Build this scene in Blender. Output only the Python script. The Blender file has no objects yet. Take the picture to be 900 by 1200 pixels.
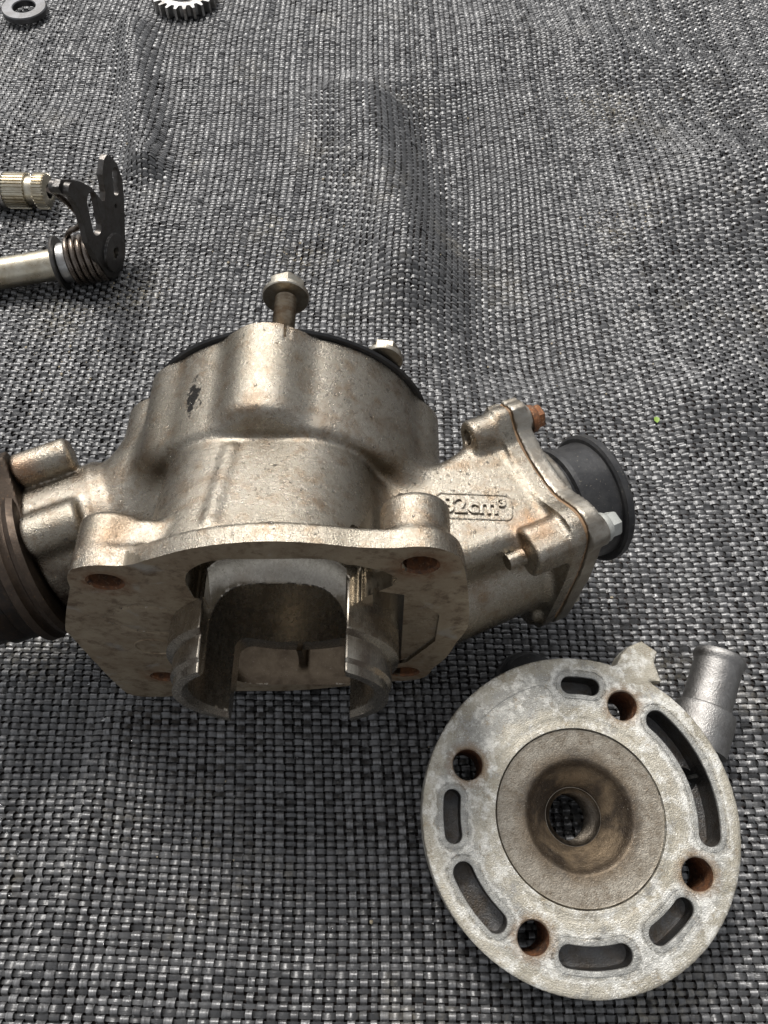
import bpy, bmesh, math, random
import numpy as np
from mathutils import Vector, Matrix
R = math.radians
S = 0.01                      # all builder numbers below are centimetres
scn = bpy.context.scene
rng = np.random.default_rng(7)
random.seed(7)

# ------------------------------------------------------------------ camera
cam = bpy.data.cameras.new('camera')
cam.sensor_fit = 'VERTICAL'
cam.sensor_height = 36.0
cam.lens = 36.0 * 901.0 / 1200.0
cam.clip_start = 0.01
cam.clip_end = 100.0
cam_o = bpy.data.objects.new('camera', cam)
cam_o.location = (0, 0, 0.30)
cam_o.rotation_euler = (R(30), 0, 0)          # 60 degrees below the horizon
scn.collection.objects.link(cam_o)
scn.camera = cam_o

# ------------------------------------------------------------------ world, sun, exposure
SUN_EL, SUN_AZ = R(56), R(-22)                # azimuth from +Y, negative = towards -X
w = bpy.data.worlds.new('World')
scn.world = w
w.use_nodes = True
nt = w.node_tree
sky = nt.nodes.new('ShaderNodeTexSky')
sky.sky_type = 'NISHITA'
sky.sun_disc = False
sky.sun_elevation = SUN_EL
sky.sun_rotation = SUN_AZ
sky.air_density = 1.0
sky.dust_density = 4.0
hs = nt.nodes.new('ShaderNodeHueSaturation')
hs.inputs['Saturation'].default_value = 0.16   # overcast: the dome is nearly colourless
nt.links.new(sky.outputs[0], hs.inputs['Color'])
bg = nt.nodes['Background']
bg.inputs[1].default_value = 0.09
nt.links.new(hs.outputs[0], bg.inputs[0])
sun = bpy.data.lights.new('sun', 'SUN')
sun.energy = 1.5
sun.angle = R(12)
sun.color = (1.0, 0.965, 0.92)
sun_o = bpy.data.objects.new('sun', sun)
sd = Vector((math.sin(SUN_AZ) * math.cos(SUN_EL), math.cos(SUN_AZ) * math.cos(SUN_EL), math.sin(SUN_EL)))
sun_o.rotation_euler = (-sd).to_track_quat('-Z', 'Y').to_euler()
sun_o.location = sd * 2
scn.collection.objects.link(sun_o)
vs = scn.view_settings
vs.view_transform = 'Standard'
vs.look = 'None'
vs.gamma = 1.0
vs.exposure = 0.78
vs.use_curve_mapping = False

# ------------------------------------------------------------------ object helpers
def link(o, parent=None):
    scn.collection.objects.link(o)
    if parent is not None:
        o.parent = parent
    return o

def tag(o, label=None, cat=None, group=None, kind=None):
    if label: o['label'] = label
    if cat: o['category'] = cat
    if group: o['group'] = group
    if kind: o['kind'] = kind
    return o

def empty(name, loc, label, cat, rot=None):
    o = bpy.data.objects.new(name, None)
    o.empty_display_size = 0.01
    o.location = Vector(loc) * S
    if rot is not None:
        o.rotation_euler = rot
    link(o)
    return tag(o, label, cat)

def mesh_np(name, V, F, mats, parent=None, sharp=35, slot=None, smooth=True):
    """V (n,3) in cm, F list/array of polygons (quads array or list)"""
    me = bpy.data.meshes.new(name)
    V = np.asarray(V, np.float64) * S
    if isinstance(F, np.ndarray):
        k = F.shape[1]
        me.vertices.add(len(V)); me.vertices.foreach_set('co', V.astype(np.float32).ravel())
        me.loops.add(F.size); me.loops.foreach_set('vertex_index', F.astype(np.int32).ravel())
        me.polygons.add(len(F))
        me.polygons.foreach_set('loop_start', np.arange(0, F.size, k, dtype=np.int32))
        me.update(calc_edges=True)
        me.validate()
    else:
        me.from_pydata([tuple(v) for v in V], [], F)
        me.update()
    if not isinstance(mats, (list, tuple)):
        mats = [mats]
    for m in mats:
        me.materials.append(m)
    n = len(me.polygons)
    me.polygons.foreach_set('use_smooth', np.full(n, smooth, dtype=bool))
    if smooth and sharp is not None:
        me.set_sharp_from_angle(angle=R(sharp))
    if slot is not None:
        me.polygons.foreach_set('material_index', np.asarray(slot, dtype=np.int32)[:n])
    me.update()
    o = bpy.data.objects.new(name, me)
    return link(o, parent)

def frame(d):
    d = np.asarray(d, float); d = d / np.linalg.norm(d)
    a = np.array([0, 0, 1.0]) if abs(d[2]) < 0.9 else np.array([1.0, 0, 0])
    x = np.cross(a, d); x /= np.linalg.norm(x)
    return x, np.cross(d, x), d

def lathe_vf(prof, o, d, n=48, rfun=None, closed=False):
    """prof: list of (r, h) along direction d from o"""
    x, y, z = frame(d)
    o = np.asarray(o, float)
    th = np.linspace(0, 2 * np.pi, n, endpoint=False)
    V = []
    for r, h in prof:
        rr = r if rfun is None else rfun(r, h, th)
        V.append(o + z * h + np.outer(rr * np.cos(th), x) + np.outer(rr * np.sin(th), y))
    V = np.concatenate(V)
    m = len(prof)
    F = []
    for i in range(m - 1 + (1 if closed else 0)):
        j = (i + 1) % m
        for k in range(n):
            k2 = (k + 1) % n
            F.append((i * n + k, i * n + k2, j * n + k2, j * n + k))
    if not closed:
        if prof[0][0] > 1e-6: F.append(tuple(range(n - 1, -1, -1)))
        if prof[-1][0] > 1e-6: F.append(tuple((m - 1) * n + k for k in range(n)))
    return V, F

def lathe(name, prof, o, d, mat, parent=None, n=48, rfun=None, closed=False, sharp=35):
    V, F = lathe_vf(prof, o, d, n, rfun, closed)
    return mesh_np(name, V, F, mat, parent, sharp)

def tube_path(name, P, r, mat, parent=None, n=10, closed=False):
    P = np.asarray(P, float)
    m = len(P)
    T = np.gradient(P, axis=0) if not closed else (np.roll(P, -1, 0) - np.roll(P, 1, 0))
    T /= np.linalg.norm(T, axis=1)[:, None]
    x, y, _ = frame(T[0])
    V = []
    th = np.linspace(0, 2 * np.pi, n, endpoint=False)
    rr = np.broadcast_to(np.asarray(r, float), (m,))
    for i in range(m):
        x = x - T[i] * (x @ T[i]); x /= np.linalg.norm(x)
        y = np.cross(T[i], x)
        V.append(P[i] + rr[i] * (np.outer(np.cos(th), x) + np.outer(np.sin(th), y)))
    V = np.concatenate(V)
    F = []
    for i in range(m if closed else m - 1):
        j = (i + 1) % m
        for k in range(n):
            k2 = (k + 1) % n
            F.append((i * n + k, i * n + k2, j * n + k2, j * n + k))
    if not closed:
        F.append(tuple(range(n - 1, -1, -1))); F.append(tuple((m - 1) * n + k for k in range(n)))
    return mesh_np(name, V, F, mat, parent, 50)

# ------------------------------------------------------------------ distance-field shapes
def smin(a, b, k):
    h = np.maximum(k - np.abs(a - b), 0) / k
    return np.minimum(a, b) - h * h * k * 0.25
def smax(a, b, k): return -smin(-a, -b, k)

def sd_poly(P, x, y):
    P = np.asarray(P, float)
    d = np.full(x.shape, 1e9); s = np.ones(x.shape)
    for i in range(len(P)):
        a = P[i]; b = P[i - 1]
        ex, ey = b - a
        wx = x - a[0]; wy = y - a[1]
        t = np.clip((wx * ex + wy * ey) / (ex * ex + ey * ey), 0, 1)
        dx = wx - ex * t; dy = wy - ey * t
        d = np.minimum(d, dx * dx + dy * dy)
        c1 = y >= a[1]; c2 = y < b[1]; c3 = ex * wy > ey * wx
        allc = (c1 & c2 & c3) | (~c1 & ~c2 & ~c3)
        s = np.where(allc, -s, s)
    return s * np.sqrt(d)

_plut = {}
def sd_poly_lut(key, P, x, y, h=0.03, pad=3.0):
    """sd_poly through a bilinear table (fast for outlines with many points)"""
    if key not in _plut:
        P = np.asarray(P, float)
        lo = P.min(0) - pad; n = np.ceil((P.max(0) + pad - lo) / h).astype(int) + 2
        gx, gy = np.meshgrid(lo[0] + np.arange(n[0]) * h, lo[1] + np.arange(n[1]) * h, indexing='ij')
        _plut[key] = (lo, n, sd_poly(P, gx, gy))
    lo, n, G = _plut[key]
    u = np.clip((x - lo[0]) / h, 0, n[0] - 1.001); v = np.clip((y - lo[1]) / h, 0, n[1] - 1.001)
    i = u.astype(int); j = v.astype(int); fu = u - i; fv = v - j
    d = (G[i, j] * (1 - fu) + G[i + 1, j] * fu) * (1 - fv) + (G[i, j + 1] * (1 - fu) + G[i + 1, j + 1] * fu) * fv
    ox = np.maximum(np.maximum(lo[0] - x, x - lo[0] - (n[0] - 1) * h), 0); oy = np.maximum(np.maximum(lo[1] - y, y - lo[1] - (n[1] - 1) * h), 0)
    return d + 0.7 * np.hypot(ox, oy)

def extr(d2, z, z0, z1, rd=0.0):
    """extrude a 2-D distance between z0 and z1 with rounded rims"""
    dz = np.abs(z - (z0 + z1) / 2) - (z1 - z0) / 2
    a = d2 + rd; b = dz + rd
    return np.minimum(np.maximum(a, b), 0) + np.hypot(np.maximum(a, 0), np.maximum(b, 0)) - rd

def rbox2(x, y, x0, x1, y0, y1, r):
    qx = np.abs(x - (x0 + x1) / 2) - (x1 - x0) / 2 + r
    qy = np.abs(y - (y0 + y1) / 2) - (y1 - y0) / 2 + r
    return np.minimum(np.maximum(qx, qy), 0) + np.hypot(np.maximum(qx, 0), np.maximum(qy, 0)) - r

def cone_cap(p, a, b, ra, rb):
    """round-ended tapered rod (approximate)"""
    a = np.asarray(a, float); b = np.asarray(b, float)
    ba = b - a
    t = np.clip(((p - a) @ ba) / (ba @ ba), 0, 1)
    return np.linalg.norm(p - a - t[:, None] * ba, axis=1) - (ra + (rb - ra) * t)

def cyl(p, a, b, r, rd=0.0):
    """flat-ended rod"""
    a = np.asarray(a, float); b = np.asarray(b, float)
    L = np.linalg.norm(b - a); d = (b - a) / L
    h = (p - a) @ d
    rad = np.linalg.norm(p - a - h[:, None] * d, axis=1) - r
    return extr(rad, h, 0, L, rd)

def dc(f, lo, hi, h, B=8):
    """dual contouring of f<0 on a sparse grid -> verts, quads"""
    lo = np.asarray(lo, float); hi = np.asarray(hi, float)
    nb = np.ceil((hi - lo) / h / B).astype(int)
    n = nb * B
    bi = np.stack(np.meshgrid(*[np.arange(k) for k in nb], indexing='ij'), -1).reshape(-1, 3)
    dcen = f(lo + (bi * B + B / 2) * h)
    D = np.repeat(np.repeat(np.repeat(dcen.reshape(nb), B, 0), B, 1), B, 2).astype(np.float32)
    D = np.pad(D, ((0, 1),) * 3, mode='edge')
    keep = bi[np.abs(dcen) < B * h * 0.5 * 1.7321 * 1.5]
    off = np.stack(np.meshgrid(*[np.arange(B + 1)] * 3, indexing='ij'), -1).reshape(-1, 3)
    for c in range(0, len(keep), 400):
        idx = (keep[c:c + 400, None, :] * B + off[None]).reshape(-1, 3)
        D[idx[:, 0], idx[:, 1], idx[:, 2]] = f(lo + idx * h)
    s = D < 0
    E_cells = []; E_p = []; E_flip = []
    strd = np.array([n[1] * n[2], n[2], 1])
    for a in range(3):
        sl0 = [slice(None)] * 3; sl1 = [slice(None)] * 3
        sl0[a] = slice(0, -1); sl1[a] = slice(1, None)
        e = np.argwhere(s[tuple(sl0)] != s[tuple(sl1)])
        b_, c_ = (a + 1) % 3, (a + 2) % 3
        ok = (e[:, b_] > 0) & (e[:, c_] > 0) & (e[:, b_] < n[b_]) & (e[:, c_] < n[c_])
        e = e[ok]
        e1 = e.copy(); e1[:, a] += 1
        d0 = D[e[:, 0], e[:, 1], e[:, 2]].astype(float); d1 = D[e1[:, 0], e1[:, 1], e1[:, 2]].astype(float)
        t0 = np.zeros(len(e)); t1 = np.ones(len(e))
        for _ in range(4):
            t = t0 + (t1 - t0) * np.clip(d0 / (d0 - d1 + 1e-12), 0.05, 0.95)
            P = lo + e * h; P[:, a] += t * h
            dm = f(P)
            same = (dm < 0) == (d0 < 0)
            t0 = np.where(same, t, t0); d0 = np.where(same, dm, d0)
            t1 = np.where(same, t1, t); d1 = np.where(same, d1, dm)
        t = t0 + (t1 - t0) * np.clip(d0 / (d0 - d1 + 1e-12), 0, 1)
        P = lo + e * h; P[:, a] += t * h
        q = []
        for ob, oc in ((-1, -1), (0, -1), (0, 0), (-1, 0)):
            cc = e.copy(); cc[:, b_] += ob; cc[:, c_] += oc
            q.append(cc @ strd)
        E_cells.append(np.stack(q, 1)); E_p.append(P)
        E_flip.append(~s[e[:, 0], e[:, 1], e[:, 2]])
    cells = np.concatenate(E_cells); P = np.concatenate(E_p); flip = np.concatenate(E_flip)
    ep = h * 0.08
    N = np.zeros_like(P)
    for k in ((1, -1, -1), (-1, -1, 1), (-1, 1, -1), (1, 1, 1)):
        k = np.array(k, float)
        N += k * f(P + k * ep)[:, None]
    N /= np.linalg.norm(N, axis=1)[:, None] + 1e-12
    ids, inv = np.unique(cells.ravel(), return_inverse=True)
    inv = inv.reshape(cells.shape)
    m = len(ids)
    flat = inv.ravel()
    rep = lambda v: np.repeat(v, 4)
    bc = lambda v: np.bincount(flat, rep(v), m)
    cnt = np.bincount(flat, minlength=m)
    M = np.stack([bc(P[:, i]) for i in range(3)], 1) / cnt[:, None]
    A = np.empty((m, 3, 3)); b = np.empty((m, 3))
    npd = np.sum(N * P, 1)
    for i in range(3):
        b[:, i] = bc(N[:, i] * npd)
        for j in range(i, 3):
            A[:, i, j] = A[:, j, i] = bc(N[:, i] * N[:, j])
    rhs = b - np.einsum('mij,mj->mi', A, M)
    A += np.eye(3) * 0.06
    X = M + np.linalg.solve(A, rhs[..., None])[..., 0]
    ci = np.stack([ids // strd[0], (ids // n[2]) % n[1], ids % n[2]], 1)
    c0 = lo + ci * h
    X = np.clip(X, c0 - 0.02 * h, c0 + 1.02 * h)
    Q = np.where(flip[:, None], inv[:, ::-1], inv)
    return X, Q

# ------------------------------------------------------------------ materials
class Mat:
    def __init__(s, name, **kw):
        s.m = bpy.data.materials.new(name); s.m.use_nodes = True
        s.t = s.m.node_tree; s.p = s.t.nodes['Principled BSDF']
        tc = s.t.nodes.new('ShaderNodeTexCoord'); mp = s.t.nodes.new('ShaderNodeMapping')
        mp.inputs['Scale'].default_value = (100, 100, 100)   # object space in cm
        s.t.links.new(tc.outputs['Object'], mp.inputs[0]); s.co = mp.outputs[0]
        for k, v in kw.items():
            s.set(k, v)
    def set(s, k, v):
        i = s.p.inputs[k.replace('_', ' ')]
        if hasattr(v, 'is_linked') or isinstance(v, bpy.types.NodeSocket): s.t.links.new(v, i)
        elif isinstance(v, tuple) and len(v) == 3: i.default_value = (*v, 1)
        else: i.default_value = v
    def node(s, t, ins=None, **kw):
        n = s.t.nodes.new(t)
        for k, v in kw.items(): setattr(n, k, v)
        for k, v in (ins or {}).items():
            if isinstance(v, bpy.types.NodeSocket): s.t.links.new(v, n.inputs[k])
            else: n.inputs[k].default_value = v
        return n
    def scaled(s, sc):
        return s.node('ShaderNodeMapping', {0: s.co, 'Scale': sc}).outputs[0]
    def noise(s, sc, det=4, rough=0.6, co=None, dist=0.0):
        return s.node('ShaderNodeTexNoise', {'Vector': co or s.co, 'Scale': sc, 'Detail': det, 'Roughness': rough, 'Distortion': dist}).outputs[0]
    def ramp(s, f, stops, interp='LINEAR'):
        n = s.node('ShaderNodeValToRGB', {0: f}); r = n.color_ramp; r.interpolation = interp
        while len(r.elements) < len(stops): r.elements.new(0.5)
        for e, (p, c) in zip(r.elements, stops):
            e.position = p; e.color = (*c, 1) if isinstance(c, tuple) else (c, c, c, 1)
        return n.outputs[0]
    def mix(s, f, a, b, blend='MIX'):
        n = s.t.nodes.new('ShaderNodeMix'); n.data_type = 'RGBA'; n.blend_type = blend
        for i, v in ((0, f), (6, a), (7, b)):
            if isinstance(v, bpy.types.NodeSocket): s.t.links.new(v, n.inputs[i])
            else: n.inputs[i].default_value = (*v, 1) if isinstance(v, tuple) else v
        return n.outputs[2]
    def math(s, op, a, b=0.0, clamp=False):
        n = s.t.nodes.new('ShaderNodeMath'); n.operation = op; n.use_clamp = clamp
        for i, v in ((0, a), (1, b)):
            if isinstance(v, bpy.types.NodeSocket): s.t.links.new(v, n.inputs[i])
            else: n.inputs[i].default_value = v
        return n.outputs[0]
    def bump(s, hgt, dist, strength=1.0, prev=None):
        ins = {'Height': hgt, 'Distance': dist * S, 'Strength': strength}
        if prev is not None: ins['Normal'] = prev
        n = s.node('ShaderNodeBump', ins)
        s.t.links.new(n.outputs[0], s.p.inputs['Normal'])
        return n.outputs[0]
    def near(s, c, r0, r1):
        """1 inside r0 of the point c (cm), 0 beyond r1"""
        d = s.node('ShaderNodeVectorMath', {0: s.co, 1: c}, operation='DISTANCE').outputs['Value']
        return s.node('ShaderNodeMapRange', {0: d, 1: r0, 2: r1, 3: 1.0, 4: 0.0}).outputs[0]

def mat_cast():
    m = Mat('cast_aluminium', Metallic=1.0)
    big = m.noise(0.35, 4, 0.6); mid = m.noise(1.6, 5, 0.65); fine = m.noise(9, 4, 0.6)
    c = m.mix(m.ramp(big, [(0.3, 0.0), (0.7, 1.0)]), (0.30, 0.268, 0.215), (0.375, 0.342, 0.29))
    c = m.mix(m.ramp(m.noise(0.7, 5, 0.65, dist=0.4), [(0.52, 0.0), (0.66, 0.7)]), c, (0.20, 0.145, 0.095))
    c = m.mix(m.ramp(mid, [(0.52, 0.0), (0.70, 0.65)]), c, (0.215, 0.145, 0.085))
    c = m.mix(m.ramp(fine, [(0.56, 0.0), (0.70, 0.6)]), c, (0.15, 0.105, 0.07))
    spk = m.noise(22, 2, 0.5)
    c = m.mix(m.ramp(spk, [(0.69, 0.0), (0.74, 0.8)]), c, (0.12, 0.08, 0.05))
    # rust bleeding at the intake boss and exhaust bosses, brown soot near the exhaust; plain brown patches on reed box, jacket corners and left stud boss
    for pos, r0, r1, col, k in (((8.1, 2.9, 1.4 + 6.9), 0.15, 1.0, (0.36, 0.17, 0.06), 0.8),
                                ((-8.2, 2.6, 5.6), 0.9, 2.3, (0.045, 0.032, 0.024), 0.99),
                                ((-7.0, 1.6, 4.8), 1.4, 2.9, (0.05, 0.036, 0.027), 0.97),
                                ((-8.9, 5.2, 8.3), 0.2, 0.9, (0.28, 0.14, 0.065), 0.7), ((6.0, 1.0, 3.6), 0.8, 2.4, (0.10, 0.075, 0.05), 0.9), ((3.4, 4.6, 8.6), 0.2, 1.3, (0.16, 0.115, 0.07), 0.8), ((-4.3, 5.2, 9.2), 0.1, 1.2, (0.17, 0.12, 0.075), 0.8), ((-4.4, 1.0, 11.6), 0.1, 1.0, (0.26, 0.17, 0.10), 0.6)):
        f = m.math('MULTIPLY', m.near(pos, r0, r1), m.ramp(m.noise(1.4, 5, 0.7), [(0.32, 0.15), (0.55, k)]))
        c = m.mix(f, c, col)
    # the black chip on the jacket
    sq = m.node('ShaderNodeVectorMath', {0: m.co, 1: (2.6, 1.0, 0.5)}, operation='MULTIPLY').outputs[0]
    dd = m.node('ShaderNodeVectorMath', {0: sq, 1: (-2.72 * 2.6, 6.55, 11.0 * 0.5)}, operation='DISTANCE').outputs['Value']
    chip = m.math('ADD', dd, m.math('MULTIPLY', m.math('SUBTRACT', m.noise(3.6, 5, 0.7), 0.5), 2.6))
    chip = m.math('LESS_THAN', chip, 0.50)
    chip = m.math('MULTIPLY', chip, m.math('LESS_THAN', dd, 0.95))
    c = m.mix(chip, c, (0.03, 0.028, 0.026))
    m.set('Base Color', c)
    rg = m.ramp(m.noise(4.5, 5, 0.7), [(0.3, 0.20), (0.7, 0.38)])
    m.set('Roughness', m.mix(chip, rg, (0.6, 0.6, 0.6)))
    h = m.math('ADD', m.math('MULTIPLY', m.noise(11, 2, 0.5), 0.5), m.noise(27, 3, 0.6))
    m.bump(h, 0.022, 0.9)
    return m.m

def mat_face():
    m = Mat('machined_base_face', Metallic=0.55)
    c = m.mix(m.ramp(m.noise(0.6, 6, 0.7, dist=0.2), [(0.35, 0.0), (0.65, 1.0)]), (0.43, 0.355, 0.25), (0.29, 0.22, 0.145))
    c = m.mix(m.ramp(m.noise(1.5, 8, 0.75, dist=0.15), [(0.50, 0.0), (0.62, 0.85)]), c, (0.15, 0.10, 0.06))
    c = m.mix(m.ramp(m.noise(0.8, 3, 0.6, dist=0.4), [(0.60, 0.0), (0.72, 0.6)]), c, (0.46, 0.45, 0.42))
    for q in ((4.3, 0, 11.9), (-4.3, 0, 10.95), (-4.7, 0, 2.8), (4.0, 0, 3.3)):
        f = m.math('MULTIPLY', m.near(q, 0.4, 1.1), m.ramp(m.noise(2.5, 4, 0.7), [(0.4, 0.1), (0.6, 0.95)]))
        c = m.mix(f, c, (0.20, 0.085, 0.03))
    c = m.mix(m.ramp(m.noise(16, 3, 0.6), [(0.62, 0.0), (0.72, 0.7)]), c, (0.07, 0.05, 0.035))
    c = m.mix(m.ramp(m.noise(19, 2, 0.5), [(0.70, 0.0), (0.74, 0.8)]), c, (0.7, 0.66, 0.58))
    m.set('Base Color', c)
    m.set('Roughness', m.ramp(m.noise(3, 5, 0.7), [(0.3, 0.34), (0.7, 0.58)]))
    m.bump(m.math('ADD', m.noise(9, 4, 0.6), m.noise(30, 2, 0.6)), 0.008, 0.6)
    return m.m

def mat_rust(name='rust', bright=1.0):
    m = Mat(name, Metallic=0.1)
    c = m.mix(m.ramp(m.noise(3, 6, 0.7), [(0.35, 0.0), (0.65, 1.0)]), (0.20 * bright, 0.075 * bright, 0.024 * bright), (0.045 * bright, 0.027 * bright, 0.018 * bright))
    c = m.mix(m.ramp(m.noise(9, 3, 0.7), [(0.55, 0.0), (0.7, 0.7)]), c, (0.34 * bright, 0.20 * bright, 0.11 * bright))
    m.set('Base Color', c); m.set('Roughness', 0.75)
    m.bump(m.noise(12, 5, 0.7), 0.04, 0.9)
    return m.m

def mat_liner():
    m = Mat('honed_liner_steel', Metallic=0.95)
    st = m.noise(1.0, 3, 0.6, co=m.scaled((20, 0.6, 20)))
    c = m.mix(m.ramp(st, [(0.3, 0.0), (0.7, 1.0)]), (0.31, 0.28, 0.235), (0.44, 0.405, 0.345))
    c = m.mix(m.ramp(m.noise(0.6, 4, 0.6), [(0.5, 0.0), (0.7, 0.5)]), c, (0.22, 0.17, 0.12))
    m.set('Base Color', c)
    m.set('Roughness', m.ramp(m.noise(5, 4, 0.7), [(0.3, 0.18), (0.7, 0.34)]))
    m.bump(m.math('ADD', m.math('MULTIPLY', st, 0.5), m.math('MULTIPLY', m.noise(24, 3, 0.6), 0.4)), 0.004, 0.6)
    return m.m

def mat_metal(name, col, dark, rough=(0.3, 0.5), sc=1.2, bump=0.012, met=1.0, amt=0.8, speck=None):
    m = Mat(name, Metallic=met)
    c = m.mix(m.ramp(m.noise(sc, 6, 0.7, dist=0.5), [(0.42, 0.0), (0.68, amt)]), col, dark)
    c = m.mix(m.ramp(m.noise(sc * 9, 4, 0.7), [(0.6, 0.0), (0.72, 0.6)]), c, speck or dark)
    m.set('Base Color', c)
    m.set('Roughness', m.ramp(m.noise(sc * 3, 5, 0.7), [(0.3, rough[0]), (0.7, rough[1])]))
    m.bump(m.noise(16, 5, 0.65), bump, 0.8)
    return m.m

def mat_rubber():
    m = Mat('black_rubber', Roughness=0.42)
    c = m.mix(m.ramp(m.noise(1.0, 5, 0.7), [(0.4, 0.0), (0.7, 1.0)]), (0.016, 0.016, 0.017), (0.042, 0.041, 0.040))
    c = m.mix(m.ramp(m.noise(13, 3, 0.6), [(0.66, 0.0), (0.72, 0.6)]), c, (0.3, 0.27, 0.2))
    m.set('Base Color', c)
    m.set('Roughness', m.ramp(m.noise(3, 4, 0.6), [(0.3, 0.30), (0.7, 0.5)]))
    m.bump(m.noise(6, 5, 0.6), 0.02, 0.6)
    return m.m

def mat_head():
    m = Mat('oxidised_head_aluminium', Metallic=0.6)
    sx = m.node('ShaderNodeSeparateXYZ', {0: m.co}).outputs
    rr = m.math('SQRT', m.math('ADD', m.math('MULTIPLY', sx[0], sx[0]), m.math('MULTIPLY', sx[1], sx[1])))
    wr = m.math('DIVIDE', m.math('ADD', rr, m.math('MULTIPLY', m.math('SUBTRACT', m.noise(1.1, 5, 0.7), 0.5), 1.1)), 6.0)
    c = m.mix(m.ramp(m.noise(0.55, 6, 0.65), [(0.38, 0.0), (0.62, 1.0)]), (0.52, 0.485, 0.405), (0.35, 0.32, 0.255))
    # gasket imprint: grey water-side band between the sealing rings
    c = m.mix(m.ramp(wr, [(0.56, 0.0), (0.62, 0.65), (0.76, 0.65), (0.81, 0.0)]), c, (0.33, 0.335, 0.325))
    c = m.mix(m.ramp(m.noise(1.5, 8, 0.72), [(0.49, 0.0), (0.60, 0.9)]), c, (0.74, 0.725, 0.67))
    c = m.mix(m.ramp(m.noise(1.15, 7, 0.7), [(0.56, 0.0), (0.66, 0.75)]), c, (0.28, 0.285, 0.285))
    c = m.mix(m.ramp(m.noise(2.3, 8, 0.75), [(0.56, 0.0), (0.68, 0.7)]), c, (0.33, 0.255, 0.15))
    c = m.mix(m.ramp(m.noise(13, 5, 0.7), [(0.56, 0.0), (0.70, 0.8)]), c, (0.20, 0.165, 0.115))
    c = m.mix(m.ramp(m.noise(24, 3, 0.6), [(0.62, 0.0), (0.70, 0.8)]), c, (0.85, 0.84, 0.80))
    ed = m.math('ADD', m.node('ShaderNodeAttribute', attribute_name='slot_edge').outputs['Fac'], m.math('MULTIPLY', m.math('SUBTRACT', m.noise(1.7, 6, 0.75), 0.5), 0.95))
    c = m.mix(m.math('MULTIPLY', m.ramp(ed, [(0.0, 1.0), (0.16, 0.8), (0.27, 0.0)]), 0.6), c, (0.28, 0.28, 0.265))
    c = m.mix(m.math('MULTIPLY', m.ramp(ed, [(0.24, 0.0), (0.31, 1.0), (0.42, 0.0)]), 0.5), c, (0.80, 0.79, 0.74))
    eh = m.math('ADD', m.node('ShaderNodeAttribute', attribute_name='hole_edge').outputs['Fac'], m.math('MULTIPLY', m.math('SUBTRACT', m.noise(3.0, 5, 0.7), 0.5), 0.6))
    c = m.mix(m.math('MULTIPLY', m.ramp(eh, [(0.0, 1.0), (0.32, 0.0)]), 0.7), c, (0.24, 0.15, 0.075))
    m.set('Base Color', c)
    m.set('Roughness', m.ramp(m.noise(4, 5, 0.7), [(0.3, 0.36), (0.7, 0.62)]))
    tl = m.math('MULTIPLY', m.math('SINE', m.math('MULTIPLY', rr, 83.0)), 0.028)
    m.bump(m.math('ADD', m.math('ADD', m.noise(5, 6, 0.7), m.noise(22, 3, 0.6)), tl), 0.03, 0.9)
    return m.m

def mat_dome():
    """combustion bowl: grey squish band, carbon-brown bowl (its own deposit, by radius)"""
    m = Mat('carbon_stained_chamber', Metallic=0.8)
    sx = m.node('ShaderNodeSeparateXYZ', {0: m.co}).outputs
    rr = m.math('SQRT', m.math('ADD', m.math('MULTIPLY', sx[0], sx[0]), m.math('MULTIPLY', sx[1], sx[1])))
    wr = m.math('ADD', rr, m.math('MULTIPLY', m.math('SUBTRACT', m.noise(1.3, 5, 0.7), 0.5), 0.55))
    band = m.mix(m.ramp(m.noise(2.2, 6, 0.7), [(0.4, 0.0), (0.65, 1.0)]), (0.33, 0.30, 0.25), (0.21, 0.18, 0.14))
    bowl = m.mix(m.ramp(m.noise(0.8, 4, 0.6, dist=0.4), [(0.40, 0.0), (0.58, 1.0)]), (0.27, 0.205, 0.135), (0.075, 0.06, 0.047))
    rs = m.math('DIVIDE', wr, 4.0)
    ring = m.ramp(rs, [(0.33, 0.0), (0.41, 1.0), (0.45, 0.6), (0.54, 0.0)])
    c = m.mix(m.ramp(rs, [(0.40, 1.0), (0.56, 0.0)]), band, bowl)
    c = m.mix(m.math('MULTIPLY', ring, 0.85), c, (0.05, 0.036, 0.025))
    c = m.mix(m.ramp(m.noise(5, 7, 0.75), [(0.52, 0.0), (0.66, 0.7)]), c, (0.14, 0.105, 0.07))
    c = m.mix(m.ramp(m.noise(18, 3, 0.7), [(0.58, 0.0), (0.7, 0.7)]), c, (0.10, 0.075, 0.05))
    c = m.mix(m.ramp(m.noise(21, 2, 0.7), [(0.68, 0.0), (0.74, 0.8)]), c, (0.65, 0.6, 0.5))
    m.set('Base Color', c)
    m.set('Roughness', m.ramp(m.noise(4, 4, 0.7), [(0.3, 0.38), (0.7, 0.58)]))
    m.bump(m.math('ADD', m.noise(20, 4, 0.6), m.noise(7, 5, 0.7)), 0.022, 0.8)
    return m.m

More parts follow.
